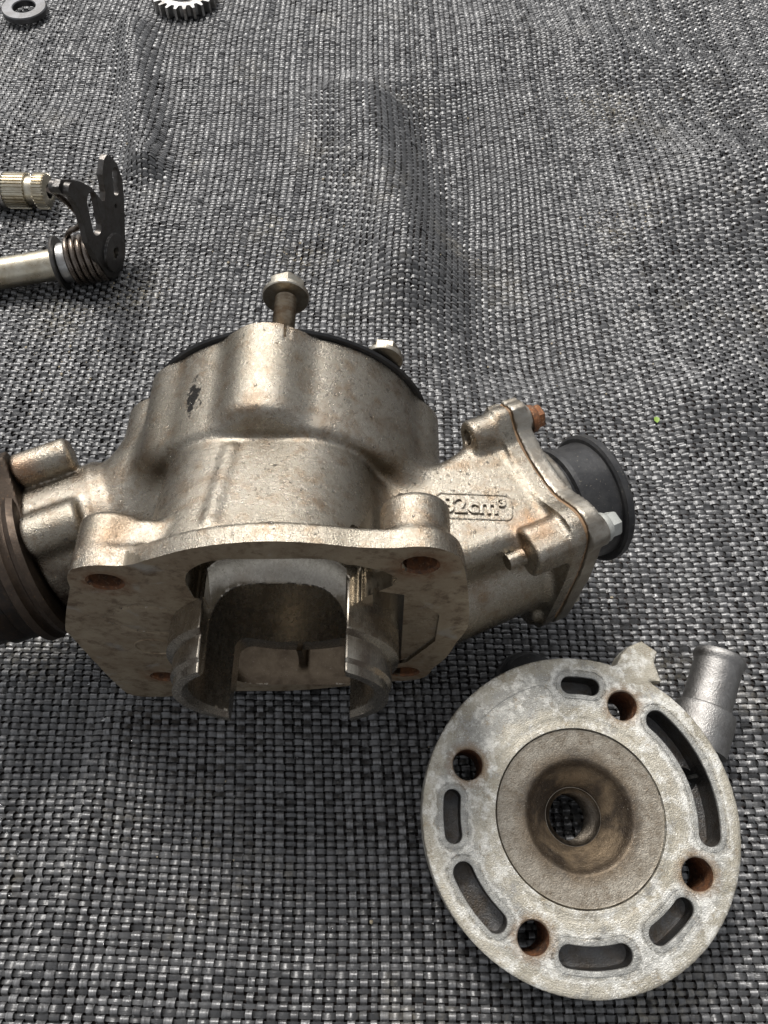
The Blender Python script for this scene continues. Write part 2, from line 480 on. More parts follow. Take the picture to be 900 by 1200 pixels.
def mat_tape(name, along):
    m = Mat(name)
    sc = (13, 0.9, 8) if along == 'y' else (0.9, 15, 8)
    st = m.noise(1.0, 3, 0.65, co=m.scaled(sc))
    at = m.math('ADD', m.node('ShaderNodeAttribute', attribute_name='tone').outputs['Fac'], 0.0, True)
    c = m.mix(at, (0.05, 0.05, 0.051), (0.185, 0.185, 0.186)) if along == 'y' else m.mix(at, (0.024, 0.024, 0.024), (0.12, 0.12, 0.12))
    c = m.mix(m.ramp(st, [(0.36, 0.75), (0.56, 0.0)]), c, (0.035, 0.033, 0.033))
    dust = m.ramp(m.noise(0.16, 6, 0.7), [(0.56, 0.0), (0.74, 0.55)])
    dust = m.math('MULTIPLY', dust, m.ramp(m.noise(3.5, 4, 0.7), [(0.42, 0.0), (0.62, 1.0)]))
    c = m.mix(dust, c, (0.34, 0.30, 0.22))
    for px, py, pr in ((-4.5, 33.5, 1.6), (-6.5, 36.0, 1.2), (13.2, 35.5, 1.4), (15, 37.5, 1.2), (-13.3, 31.0, 2.2), (14.6, 47, 3.0), (-17, 29, 2)):
        f = m.math('MULTIPLY', m.near((px, py, 0), 0, pr), m.ramp(m.noise(3, 5, 0.75), [(0.5, 0.0), (0.66, 0.8)]))
        c = m.mix(f, c, (0.38, 0.33, 0.22))
    m.set('Base Color', c)
    m.set('IOR', 1.8)
    m.set('Roughness', m.ramp(m.noise(1.4, 4, 0.7), [(0.3, 0.25), (0.7, 0.44)]))
    m.bump(m.math('ADD', st, m.math('MULTIPLY', m.noise(12, 3, 0.6), 0.5)), 0.02, 0.9)
    return m.m

M = {}
M['cast'] = mat_cast(); M['face'] = mat_face(); M['rust'] = mat_rust(); M['liner'] = mat_liner()
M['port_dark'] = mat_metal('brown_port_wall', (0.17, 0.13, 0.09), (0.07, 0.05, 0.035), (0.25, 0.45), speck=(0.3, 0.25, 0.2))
M['port'] = mat_metal('stained_port_wall', (0.29, 0.26, 0.21), (0.19, 0.15, 0.105), (0.18, 0.30), sc=0.8, bump=0.004, speck=(0.33, 0.29, 0.235))
M['rust_pale'] = mat_rust('rust_pale', 1.5)
M['steel'] = mat_metal('grey_steel', (0.50, 0.50, 0.49), (0.24, 0.21, 0.18), (0.25, 0.45))
M['washer'] = mat_metal('dull_grey_steel', (0.15, 0.15, 0.155), (0.09, 0.085, 0.08), (0.3, 0.45))
M['zinc'] = mat_metal('zinc_plated_steel', (0.68, 0.66, 0.60), (0.38, 0.31, 0.22), (0.28, 0.5))
M['dull_zinc'] = mat_metal('dull_zinc', (0.40, 0.375, 0.32), (0.21, 0.155, 0.10), (0.3, 0.5), sc=2.0)
M['plug_thread'] = mat_metal('dark_plug_thread', (0.16, 0.14, 0.115), (0.07, 0.055, 0.042), (0.25, 0.4), sc=2.5)  # darker metal for the plug thread and its top ring
M['thread'] = mat_metal('brown_thread', (0.33, 0.28, 0.21), (0.17, 0.10, 0.05), (0.35, 0.5), sc=2.5)
M['white_zinc'] = mat_metal('white_corroded_zinc', (0.40, 0.41, 0.385), (0.25, 0.235, 0.20), (0.5, 0.7), met=0.35)
M['plate'] = mat_metal('dull_plate_aluminium', (0.36, 0.335, 0.29), (0.20, 0.165, 0.125), (0.3, 0.5))
M['outlet'] = mat_metal('grey_cast_outlet', (0.34, 0.33, 0.315), (0.19, 0.18, 0.17), (0.3, 0.5), speck=(0.55, 0.48, 0.45), bump=0.03)
M['slot'] = mat_metal('dark_water_slot', (0.15, 0.15, 0.15), (0.10, 0.075, 0.05), (0.35, 0.55), speck=(0.3, 0.27, 0.22), bump=0.03)
M['gasket'] = mat_metal('rusty_gasket', (0.27, 0.165, 0.085), (0.17, 0.11, 0.07), (0.6, 0.8), met=0.1, sc=2.5)
M['dark_steel'] = mat_metal('oily_dark_steel', (0.135, 0.13, 0.125), (0.075, 0.062, 0.05), (0.26, 0.45), speck=(0.2, 0.16, 0.11))
M['brown_steel'] = mat_metal('burnt_brown_steel', (0.085, 0.066, 0.052), (0.045, 0.036, 0.03), (0.4, 0.62), speck=(0.22, 0.13, 0.07))
M['pipe'] = mat_metal('sooty_pipe', (0.032, 0.03, 0.029), (0.06, 0.042, 0.03), (0.3, 0.5), speck=(0.16, 0.1, 0.06))
M['spring'] = mat_metal('oiled_spring_steel', (0.22, 0.19, 0.165), (0.10, 0.075, 0.055), (0.2, 0.36))
M['shaft'] = mat_metal('yellowed_shaft_steel', (0.58, 0.54, 0.44), (0.36, 0.29, 0.19), (0.24, 0.4))
M['rubber'] = mat_rubber(); M['head'] = mat_head(); M['dome'] = mat_dome()
M['warp'] = mat_tape('warp_tape', 'y'); M['weft'] = mat_tape('weft_tape', 'x')
wt = Mat('water', Roughness=0.02, IOR=1.33); wt.set('Transmission Weight', 1.0); M['water'] = wt.m
lf = Mat('green_leaf', Roughness=0.5); lf.set('Base Color', lf.mix(lf.noise(6, 3), (0.16, 0.30, 0.04), (0.30, 0.42, 0.08))); M['leaf'] = lf.m
us = Mat('weave_gap_shade', Roughness=0.9); us.set('Base Color', us.mix(us.noise(1.5, 3), (0.014, 0.009, 0.008), (0.035, 0.022, 0.018))); M['under'] = us.m  # near-black brown puts the shade of the weave gaps into the colour

# ------------------------------------------------------------------ ground fabric
def vnoise(x, y, seed):
    r = np.random.default_rng(seed); G = r.random((64, 64))
    xi = np.floor(x).astype(int); yi = np.floor(y).astype(int)
    fx = x - xi; fy = y - yi
    fx = fx * fx * (3 - 2 * fx); fy = fy * fy * (3 - 2 * fy)
    g = lambda a, b: G[a % 64, b % 64]
    return (g(xi, yi) * (1 - fx) + g(xi + 1, yi) * fx) * (1 - fy) + (g(xi, yi + 1) * (1 - fx) + g(xi + 1, yi + 1) * fx) * fy - 0.5

def ridge(x, y, ax, ay, bx, by, wdt, amp):
    ex, ey = bx - ax, by - ay; L2 = ex * ex + ey * ey
    t = np.clip(((x - ax) * ex + (y - ay) * ey) / L2, 0, 1)
    d2 = (x - ax - t * ex) ** 2 + (y - ay - t * ey) ** 2
    return amp * np.exp(-d2 / (2 * wdt * wdt))

def hgt(x, y):
    h = 0.55 * vnoise(x / 11 + 3, y / 13 + 1, 1) + 0.22 * vnoise(x / 4.3, y / 6 + 7, 2) + 0.06 * vnoise(x / 1.7, y / 2.2, 5)
    h = h + ridge(x, y, -17.5, 56, -14.2, 41, 0.8, 1.1) + ridge(x, y, -14.2, 41, -13.2, 36, 0.8, 0.35)
    h = h + ridge(x, y, -2, 47, 1.5, 33, 2.0, 2.0) + ridge(x, y, 3.5, 46, 6.5, 28, 2.4, -1.7)
    h = h + ridge(x, y, 16, 24, 30, 20, 1.6, 1.0) + ridge(x, y, 20, 40, 34, 34, 3.0, 1.8) + ridge(x, y, 8, 56, 30, 48, 2.0, 0.7)
    h = h + ridge(x, y, -30, 45, -20, 44, 2.0, 0.6) + ridge(x, y, -11.5, -3, -10.3, 8, 0.6, 0.35)
    # lies flat under the heavy parts
    fl = 1 - np.maximum(np.exp(-(((x + 1) / 9) ** 2 + ((y - 12) / 6) ** 2) ** 2), np.exp(-(((x - 7.5) / 6) ** 2 + ((y - 4.5) / 6) ** 2) ** 2))
    return h * fl + 0.22 * np.exp(-(((x + 3.0) / 7) ** 2 + ((y - 11) / 5) ** 2) ** 2)

PX, PY = 0.37, 0.235
X0, X1, Y0, Y1 = -34.0, 34.0, -7.5, 65.0
def build_weave(parent):
    ncol = int((X1 - X0) / PX); nrow = int((Y1 - Y0) / PY)
    AMP = 0.09
    def lift(ph):                       # flat-topped over/under wave
        return np.clip(1.35 * np.cos(np.pi * ph), -1, 1) * AMP
    def shift_x(x, y): return 0.9 * vnoise(x / 16, y / 14 + 5, 11) + 0.10 * vnoise(x / 1.1, y / 5, 12)
    def shift_y(x, y): return 0.9 * vnoise(x / 15 + 9, y / 16, 13) + 0.08 * vnoise(x / 4, y / 0.9, 14)
    # warp (runs away from the viewer)
    ns = nrow * 4 + 1
    yy = Y0 + np.arange(ns) * PY / 4
    wd = PX * rng.uniform(0.60, 0.80, ncol) * 0.5
    xs = X0 + np.arange(ncol) * PX
    na = 3
    u = np.array([-1, 0.0, 1])
    cen = rng.uniform(-0.5, 0.5, ncol)
    crown = rng.uniform(0.25, 1.0, ncol) * 0.025
    tiltw = rng.normal(0, 0.02, ncol)
    Xg = np.empty((ncol, ns, na)); Yg = np.empty_like(Xg); Zg = np.empty_like(Xg)
    for k in range(na):
        uu = u[k] if k != 1 else cen[:, None]
        wob = 1 + 0.16 * vnoise(xs[:, None] / PX * 3.1 + k * 5, yy[None] / 0.5, 20 + k)
        Xg[:, :, k] = xs[:, None] + uu * wd[:, None] * wob
        Yg[:, :, k] = yy[None]
        Zg[:, :, k] = lift((yy[None] - Y0) / PY + np.arange(ncol)[:, None]) + (crown[:, None] if k == 1 else 0) + u[k] * tiltw[:, None] \
            + 0.012 * vnoise(xs[:, None] / PX * 2.3 + k * 9, yy[None] / 0.3, 30 + k)
    cell = ((np.arange(ns)[None] + 2 + 4 * (np.arange(ncol)[:, None] % 2)) // 8)
    rt = rng.normal(0, 0.016, (ncol, ns // 8 + 3)); tn = rng.normal(0, 0.09, (ncol, ns // 8 + 3))
    ci = np.arange(ncol)[:, None]
    Zg[:, :, 0] -= rt[ci, cell]; Zg[:, :, 2] += rt[ci, cell]
    tcell = tn[ci, cell]  # random tone per crossing, paints glints into the tape colour
    dx = shift_x(Xg, Yg); dy = shift_y(Xg, Yg)
    V = np.stack([Xg + dx, Yg + dy, Zg + hgt(Xg + dx, Yg + dy)], -1).reshape(-1, 3)
    I = np.arange(ncol * ns * na).reshape(ncol, ns, na)
    Q = np.stack([I[:, :-1, :-1], I[:, :-1, 1:], I[:, 1:, 1:], I[:, 1:, :-1]], -1).reshape(-1, 4)
    o = mesh_np('warp_tapes', V, Q, M['warp'], parent, None)
    tone = np.repeat(np.clip(rng.normal(0.5, 0.25, ncol), 0, 1), ns * na) + np.repeat(tcell.reshape(-1), na)
    o.data.attributes.new('tone', 'FLOAT', 'POINT').data.foreach_set('value', tone.astype(np.float32))
    tag(o, 'dark lengthwise tapes of the woven ground fabric', kind='stuff')
    # weft (runs across)
    ns = ncol * 3 + 1
    xx = X0 + np.arange(ns) * PX / 3
    wd = PY * rng.uniform(0.48, 0.84, nrow) * 0.5
    ys = Y0 + np.arange(nrow) * PY
    crown = rng.uniform(0.2, 1.0, nrow) * 0.022
    cen = rng.uniform(-0.5, 0.5, nrow)
    Xg = np.empty((nrow, ns, na)); Yg = np.empty_like(Xg); Zg = np.empty_like(Xg)
    for k in range(na):
        uu = u[k] if k != 1 else cen[:, None]
        wob = 1 + 0.16 * vnoise(ys[:, None] / PY * 2.7 + k * 5, xx[None] / 0.5, 40 + k)
        Xg[:, :, k] = xx[None]
        Yg[:, :, k] = ys[:, None] + uu * wd[:, None] * wob
        Zg[:, :, k] = -lift((xx[None] - X0) / PX + np.arange(nrow)[:, None]) * 0.9 + (crown[:, None] if k == 1 else 0) \
            + 0.02 * vnoise(ys[:, None] / PY * 1.9 + k * 9, xx[None] / 0.3, 50 + k)
    cell = ((np.arange(ns)[None] + 1 + 3 * (np.arange(nrow)[:, None] % 2)) // 6)
    rt = rng.normal(0, 0.022, (nrow, ns // 6 + 3)); tn = rng.normal(0, 0.09, (nrow, ns // 6 + 3))
    ci = np.arange(nrow)[:, None]
    Zg[:, :, 0] -= rt[ci, cell]; Zg[:, :, 2] += rt[ci, cell]
    tcell = tn[ci, cell]  # painted glints per crossing, as on the warp
    dx = shift_x(Xg, Yg); dy = shift_y(Xg, Yg)
    V = np.stack([Xg + dx, Yg + dy, Zg + hgt(Xg + dx, Yg + dy)], -1).reshape(-1, 3)
    I = np.arange(nrow * ns * na).reshape(nrow, ns, na)
    Q = np.stack([I[:, :-1, :-1], I[:, 1:, :-1], I[:, 1:, 1:], I[:, :-1, 1:]], -1).reshape(-1, 4)
    o = mesh_np('weft_tapes', V, Q, M['weft'], parent, None)
    tone = np.repeat(np.clip(rng.normal(0.4, 0.25, nrow), 0, 1), ns * na) + np.repeat(tcell.reshape(-1), na)
    o.data.attributes.new('tone', 'FLOAT', 'POINT').data.foreach_set('value', tone.astype(np.float32))
    tag(o, 'dark crosswise tapes of the woven ground fabric', kind='stuff')

def build_ground():
    gx = np.concatenate([[-300, -120, -60], np.linspace(-38, 38, 153), [60, 120, 300]])
    gy = np.concatenate([[-300, -100, -30], np.linspace(-12, 70, 165), [100, 180, 300]])
    X, Y = np.meshgrid(gx, gy, indexing='ij')
    Z = hgt(X, Y) - 0.20
    Z = np.where((np.abs(X) > 40) | (Y > 75) | (Y < -20), -0.2, Z)
    V = np.stack([X, Y, Z], -1).reshape(-1, 3)
    I = np.arange(V.shape[0]).reshape(X.shape)
    Q = np.stack([I[:-1, :-1], I[1:, :-1], I[1:, 1:], I[:-1, 1:]], -1).reshape(-1, 4)
    g = mesh_np('ground', V, Q, M['under'], None, None)
    tag(g, 'black woven plastic ground fabric lying in soft wrinkles', kind='structure')
    build_weave(g)
build_ground()

# ------------------------------------------------------------------ the two-stroke cylinder
OC = np.array([-3.3, 8.8, 6.9])           # bore axis at the base face; X right, Y along the bore, Z up
cyl_root = empty('engine_cylinder', OC - np.array([0, 0, 6.9]),
                 'tan cast aluminium engine cylinder lying on its side, base flange and open liner facing front', 'engine part')
def up(V): return np.asarray(V, float) + np.array([0, 0, 6.9])     # local -> root (root sits on the ground)
FL = [(-5.06, 4.4), (-4.72, 4.85), (-4.15, 5.06), (-3.45, 5.05), (-2.71, 5.46), (-1.69, 5.98), (-0.65, 6.3), (0.58, 6.44), (1.79, 6.3),
      (2.62, 6.12), (3.6, 6.07), (4.34, 6.12), (4.84, 5.93), (5.27, 5.46), (5.51, 4.43), (5.74, 2.78), (5.88, 1.29), (5.81, 0.08),
      (4.89, -3.64), (4.4, -4.43), (3.21, -4.75), (1.92, -5.25), (-0.19, -5.85), (-1.6, -5.9), (-2.6, -5.95), (-4.8, -6.55), (-6.3, -6.6),
      (-6.72, -5.4), (-6.66, -0.38), (-6.52, 0.88)]
def smooth_poly(P, k=4):
    P = np.asarray(P, float); n = len(P); out = []
    for i in range(n):
        a, b, c, d = P[i - 1], P[i], P[(i + 1) % n], P[(i + 2) % n]
        for t in np.arange(k) / k:
            out.append(0.5 * (2 * b + (c - a) * t + (2 * a - 5 * b + 4 * c - d) * t * t + (-a + 3 * b - 3 * c + d) * t ** 3))
    return np.array(out)
FLS = smooth_poly(FL, 3)
HOLES = [(-4.28, 4.05), (4.25, 5.08), (-4.68, -4.13), (4.06, -3.6)]
BC = (0.2, 0.1)                            # bore centre in X,Z
NI = np.array([0.905, 0.422, -0.06]); NI /= np.linalg.norm(NI)      # intake direction
E1 = np.array([0.425, -0.905, 0.0]); E1 -= NI * (E1 @ NI); E1 /= np.linalg.norm(E1)
E2 = np.cross(E1, NI); E2 = -E2 if E2[2] < 0 else E2
MI = np.array([8.36, 4.75, -1.1])          # centre of the intake flange plane
NX = np.array([-0.93, -0.36, -0.07]); NX /= np.linalg.norm(NX)      # exhaust direction
F1 = np.array([0.36, -0.93, 0.0]); F1 -= NX * (F1 @ NX); F1 /= np.linalg.norm(F1)
F2 = np.cross(F1, NX); F2 = -F2 if F2[2] < 0 else F2
MX = np.array([-8.55, 3.8, -1.45])         # centre of the exhaust mouth
INT = [(-3.15, 2.6), (-2.95, 3.2), (-2.5, 3.4), (-2.0, 2.95), (-0.7, 2.62), (0.6, 2.72), (1.5, 3.2), (2.1, 3.3), (2.6, 2.9), (2.9, 1.5),
       (3.0, 0), (3.05, -2.4), (2.75, -3.1), (2.0, -3.2), (-2.2, -3.2), (-3.0, -2.7)]
INT = smooth_poly(INT, 3)
def ipt(s, t, n): return MI + E1 * s + E2 * t + NI * n
def xpt(s, t, n): return MX + F1 * s + F2 * t + NX * n

def f_cast(p):
    X, Y, Z = p[:, 0], p[:, 1], p[:, 2]
    # base flange and its four stud bosses
    d2 = sd_poly_lut('flange', FLS, X, Z)
    d = smax(extr(d2, Y, 0.0, 0.62, 0.0), extr(d2, Y, -1.0, 0.62, 0.22), 0.05)
    # casing round the transfer passages
    Zs = Z + 0.31 * (Y - 0.6)
    cas = extr(rbox2(X, Zs, -3.75, 3.05, -6.0, 5.42, 2.5), Y, 0.1, 5.6, 0.3) * 0.96
    d = smin(d, cas, 0.2)
    for (hx, hz), L in zip(HOLES, (1.75, 1.75, 1.5, 1.5)):
        d = smin(d, cyl(p, (hx - 0.12 * (hx > 0), -1, hz), (hx - 0.12 * (hx > 0), L, hz), 0.94, 0.22), 0.3)
    d = smin(d, cyl(p, (-3.35, -1, 4.0), (-3.2, 1.55, 3.9), 0.95, 0.25), 0.35)
    # ribs on the casing
    d = smin(d, cone_cap(p, (-1.35, 1.2, 5.08), (-1.25, 4.2, 4.14), 0.22, 0.2), 0.22)
    # water jacket with four bolt lobes
    rj = np.hypot(X + 0.2, Z + 0.4)
    jac = extr(rj - 4.98, Y, 4.75, 8.5, 0.0)
    jac = smax(jac, extr(rj - 4.98, Y, 4.75, 12, 0.45), 0.1)
    for a in (93, 3, 183, 273, 146):
        ca, sa = math.cos(R(a)), math.sin(R(a))
        big = 0.25 if a == 183 else (-0.12 if a == 146 else 0.0)
        lob = np.hypot(X + 0.2 - (4.0 + big) * ca, Z + 0.4 - 4.0 * sa - big) - 1.55 - big
        jac = smin(jac, smax(extr(lob, Y, 4.9, 8.5, 0.0), extr(lob, Y, 4.9, 12, 0.6), 0.1), 0.35)
    d = smin(d, jac, 0.22)
    # exhaust neck and its bosses
    d = smin(d, cone_cap(p, (-2.5, 6.1, -0.4), MX + NX * -2.0, 2.6, 2.15), 0.8)
    d = smin(d, cyl(p, MX - NX * 2.5, MX, 2.45, 0.15), 0.5)
    d = smin(d, cyl(p, xpt(-1.95, 2.35, -2.05), xpt(-1.95, 2.35, -0.05), 0.60, 0.22), 0.25)
    d = smin(d, cyl(p, xpt(0.75, 2.2, -1.9), xpt(0.75, 2.2, -0.05), 0.78, 0.2), 0.3)
    d = smin(d, cyl(p, xpt(2.2, -1.6, -1.7), xpt(2.2, -1.6, -0.05), 0.7, 0.2), 0.3)
    # reed box on the right
    q = p - MI
    s, t, n = q @ E1, q @ E2, q @ NI
    far = -2.15 - 0.75 * np.clip((n + 3.0) / 2.2, 0, 1) ** 2
    near = 1.75 + 0.35 * np.clip((n + 2.2) / 2.2, 0, 1)
    sm = (s - (far + near) / 2) / ((near - far) / 3.9)
    box = extr(rbox2(sm, t + 0.02 * n, -1.95, 1.95, -2.9, 2.62, 0.55), n, -7.0, 0.0, 0.0) * 0.9
    belly = np.maximum(cone_cap(p, ipt(0.6, -1.0, -6.5), ipt(0.5, -0.8, -0.3), 2.2, 2.25), n)
    box = smin(box, belly, 0.25)
    d = smin(d, box, 0.75)
    rim = extr(sd_poly_lut('intake', INT, s, t), n, -0.42, 0.0, 0.0)
    d = smin(d, rim, 0.35)
    d = smin(d, cyl(p, ipt(-2.45, 2.7, -1.45), ipt(-2.45, 2.7, 0), 0.62, 0.15), 0.3)
    d = smin(d, extr(rbox2(s, t, 1.35, 2.75, 1.7, 3.12, 0.42), n, -1.75, 0.0, 0.15), 0.2)
    d = smin(d, cyl(p, ipt(2.2, -2.3, -0.8), ipt(2.2, -2.3, 0), 0.7, 0.15), 0.3)
    d = smin(d, cyl(p, ipt(2.0, 2.15, -2.35), ipt(2.0, 2.15, -1.4), 0.27, 0.03), 0.05)
    d = np.maximum(np.maximum(d, n), -Y)
    d = np.maximum(d, -cyl(p, ipt(-2.5, 2.72, -2.2), ipt(-2.5, 2.72, -1.2), 0.27))
    d = np.maximum(d, -cyl(p, ipt(-0.2, -0.3, -1.5), ipt(-0.2, -0.3, 0.5), 1.9))
    # openings: bore, transfer mouth round the liner, stud holes
    bx, bz = X - BC[0], Z - BC[1]
    d = np.maximum(d, -(np.hypot(bx, bz) - 2.83))
    mouth = np.where(bz > 0, rbox2(bx, bz, -2.3, 2.5, -5.25, 5.4 + 0.05 * bx, 1.5), rbox2(bx, bz, -2.75, 2.75, -5.25, 5.25, 1.6))
    up_ = extr(mouth, Y, -1.0, 2.3, 0.4)
    up_ = smax(up_, 0.75 * (bz - 5.4 + 0.75 * Y), 0.2)
    up_ = np.where(bz > 0, smax(up_, 0.6 * (2.86 + 0.30 * (Y - 0.50) + 0.95 * np.clip(Y - 0.50, 0, 1.2) ** 2 - np.hypot(bx, bz)), 0.2), up_)
    up_ = smax(up_, 0.75 * (-bz - 5.25 + 0.9 * Y), 0.3)
    web = np.hypot(bx, bz) - 3.55                                     # metal left round the liner at the sides
    side = np.maximum(web, 2.0 - np.abs(bx))
    mouth3 = smax(up_, -side, 0.25)
    rib = np.abs(bx - 0.05 - 0.1 * Y) - 0.10
    mouth3 = smax(mouth3, -np.maximum(np.maximum(rib, bz + 3), 0.55 - Y), 0.25)
    rec_r = extr(sd_poly_lut('recess', [(1.4, 4.9), (2.3, 4.95), (3.1, 4.55), (3.4, 4.15), (3.3, 3.75), (2.75, 3.2), (2.3, 2.7), (1.5, 3.1)], bx, bz) - 0.05, Y, -1, 1.0, 0.1)
    mouth3 = smin(mouth3, rec_r, 0.1)
    d = smax(d, -mouth3, 0.04)
    pocket = extr(sd_poly_lut('pocket', [(2.6, -2.6), (3.0, -3.2), (3.9, -2.6), (4.75, -0.6), (4.75, 1.6), (3.9, 3.0), (2.8, 3.4)], bx, bz), Y, -1, 0.14, 0.05)
    d = np.maximum(d, -pocket)
    wob = 0.06 * np.sin(3 * np.arctan2(Z - 1.4, X + 4.6) + 1)
    ring = np.abs(np.hypot((X + 3.75) * 0.8, Z - 1.35) - 1.0 + wob) - 0.07
    d = np.maximum(d, -np.maximum(ring, np.abs(Y) - 0.035))
    for hx, hz in HOLES:
        r = np.hypot(X - hx, Z - hz)
        d = np.maximum(d, -np.maximum(r - 0.45, Y - 1.5))
        d = np.maximum(d, -(r - 0.52 + np.maximum(Y, 0)))
    for a in (93,):
        ca, sa = math.cos(R(a)), math.sin(R(a))
        d = np.maximum(d, -np.maximum(np.hypot(X - 0.08, Z - 4.62) - 0.30, 8.0 - Y))
    return d

V, Q = dc(f_cast, (-10.1, -0.12, -6.9), (11.2, 8.8, 6.75), 0.085)
C = V[Q].mean(1)
Nq = np.cross(V[Q[:, 2]] - V[Q[:, 0]], V[Q[:, 3]] - V[Q[:, 1]]); Nq /= np.linalg.norm(Nq, axis=1)[:, None] + 1e-12
slot = np.zeros(len(Q), int)
slot[(C[:, 1] < 0.16) & (Nq[:, 1] < -0.9)] = 1
for hx, hz in HOLES:
    r = np.hypot(C[:, 0] - hx, C[:, 2] - hz)
    slot[(r < 0.54) & (C[:, 1] > 0.004) & (C[:, 1] < 2)] = 2
bx_, bz_ = C[:, 0] - BC[0], C[:, 2] - BC[1]
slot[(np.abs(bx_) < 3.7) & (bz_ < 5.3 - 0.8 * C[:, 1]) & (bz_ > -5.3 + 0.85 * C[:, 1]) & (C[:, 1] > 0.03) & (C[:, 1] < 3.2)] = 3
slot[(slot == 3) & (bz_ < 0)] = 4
casting = mesh_np('casting', up(V), Q, [M['cast'], M['face'], M['rust'], M['port'], M['port_dark']], cyl_root, 38, slot)
casting['label'] = 'rough tan cast aluminium body with machined base face'
print('casting', len(V), len(Q))

# liner: tube with two side tongues
def f_liner(p):
    X, Y, Z = p[:, 0] - BC[0], p[:, 1], p[:, 2] - BC[1]
    r = np.hypot(X, Z)
    ro = 3.34 + 0.22 * np.clip((Y + 1.0) / 0.10, 0, 1) - 0.10 * np.clip((-1.65 - Y) / 0.12, 0, 1)
    th = 0.9 * np.maximum(r - ro, 2.80 - r)
    d = np.maximum(th, np.abs(Y - 1.3) - 3.35)
    top = rbox2(X, Y, -1.98, 1.98, -6.0, 0.50, 0.95)
    d = np.maximum(d, -np.maximum(top, -Z))
    bot = rbox2(X, Y, -1.98, 1.98, -6.0, 0.78, 0.5)
    d = np.maximum(d, -np.maximum(bot, Z))
    d = np.maximum(d, 0.7 * (0.16 - (r - 2.80) - (Y + 2.05) * 0.9))                # chamfer inside the tongue ends
    tt = np.clip(top, 0, 1.2)
    cone = 0.6 * (r - (2.87 + 0.30 * tt + 0.95 * tt * tt))                                    # scooped top edge
    d = np.where((Z > 0) & (np.abs(X) < 2.02), np.maximum(d, cone), d)
    return d
V, Q = dc(f_liner, (-3.6, -2.3, -3.6), (4.0, 4.9, 3.8), 0.06)
liner = mesh_np('cylinder_liner', up(V), Q, M['liner'], cyl_root, 32)
liner['label'] = 'grey steel liner with two skirt tongues sticking out of the base'

# oil plug in the face
lathe('core_plug', [(0.0, 0.10), (0.58, 0.10), (0.62, -0.012), (0.66, -0.03), (0.70, -0.012), (0.72, 0.10)], up((-4.2, 0, -1.0)), (0, 1, 0), M['face'], cyl_root, 40)

# cast lettering and its frame on the reed box
def text_mesh(body, size, origin, ux, uy, nrm, depth, mat, parent, name='lettering'):
    cu = bpy.data.curves.new('lettering', 'FONT'); cu.body = body; cu.size = size
    cu.extrude = depth; cu.bevel_depth = 0.022; cu.offset = 0.008; cu.bevel_resolution = 1; cu.align_x = 'CENTER'; cu.align_y = 'CENTER'; cu.resolution_u = 4
    cu.space_character = 1.0
    to = bpy.data.objects.new('lettering_curve', cu); scn.collection.objects.link(to)
    bpy.context.view_layer.update()
    me = bpy.data.meshes.new_from_object(to.evaluated_get(bpy.context.evaluated_depsgraph_get()))
    bpy.data.objects.remove(to)
    co = np.array([v.co[:] for v in me.vertices])
    F = [tuple(pl.vertices) for pl in me.polygons]
    Vv = np.asarray(origin) + np.outer(co[:, 0], ux) + np.outer(co[:, 1], uy) + np.outer(co[:, 2], nrm)
    return mesh_np(name, Vv, F, mat, parent, 40)
def surf_z(x, y, z0=6.0):
    z = np.full(1, z0)
    for _ in range(60):
        z = z - f_cast(np.array([[x, y, z[0]]]))
    return float(z[0])
TX, TY = 6.20, 3.74
z0 = surf_z(TX, TY); zx = surf_z(TX + 0.6, TY); zy = surf_z(TX, TY + 0.4)
ux = np.array([0.6, 0, zx - z0]); ux /= np.linalg.norm(ux)
uy = np.array([0, 0.4, zy - z0]); uy -= ux * (uy @ ux); uy /= np.linalg.norm(uy)
un = np.cross(ux, uy)
tc_ = np.array([TX, TY, z0])
print('text at', tc_, un)
text_mesh('82cm³', 0.84, up(tc_ + un * 0.012), ux, uy, un, 0.05, M['cast'], cyl_root)
PP = []
hw, hh, rr_ = 1.22, 0.47, 0.2
for cx, cy, a0 in ((hw - rr_, hh - rr_, 0), (-hw + rr_, hh - rr_, 90), (-hw + rr_, -hh + rr_, 180), (hw - rr_, -hh + rr_, 270)):
    for k in range(7):
        a = R(a0 + 15 * k); PP.append(tc_ + ux * (cx + rr_ * math.cos(a)) + uy * (cy + rr_ * math.sin(a)))
tube_path('lettering_frame', up(PP), 0.035, M['cast'], cyl_root, 8, True)

# intake side: gasket, plate, rubber boot, bolts
def f_plate(p, n0, n1, grow, rd):
    q = p - MI; s, t, n = q @ E1, q @ E2, q @ NI
    d = extr(sd_poly_lut('intake', INT, s, t) - grow, n, n0, n1, rd)
    return np.maximum(d, -(np.hypot(s + 0.3, t + 0.1) - 1.8))
V, Q = dc(lambda p: f_plate(p, 0.015, 0.13, -0.05, 0.0), (5.4, 0.8, -5.2), (11.4, 9.0, 3.2), 0.07)
mesh_np('intake_gasket', up(V), Q, M['gasket'], cyl_root, 35)
def f_plate2(p):
    q = p - MI; s, t, n = q @ E1, q @ E2, q @ NI
    d = f_plate(p, 0.145, 0.70, 0.03, 0.07)
    hub = extr(np.hypot(s + 0.4, t + 0.15) - 2.25, n, 0.2, 1.25, 0.1)
    d = smin(d, hub, 0.5)
    for a, b in ((-2.45, 2.7), (2.3, 2.6), (2.3, -2.3)):
        d = smin(d, extr(np.hypot(s - a, t - b) - 0.55, n, 0.2, 0.86, 0.06), 0.1)
    return np.maximum(d, -(np.hypot(s + 0.4, t + 0.15) - 1.7))
V, Q = dc(f_plate2, (5.4, 0.6, -5.4), (12.4, 9.6, 3.4), 0.08)
mesh_np('intake_plate', up(V), Q, M['plate'], cyl_root, 35)
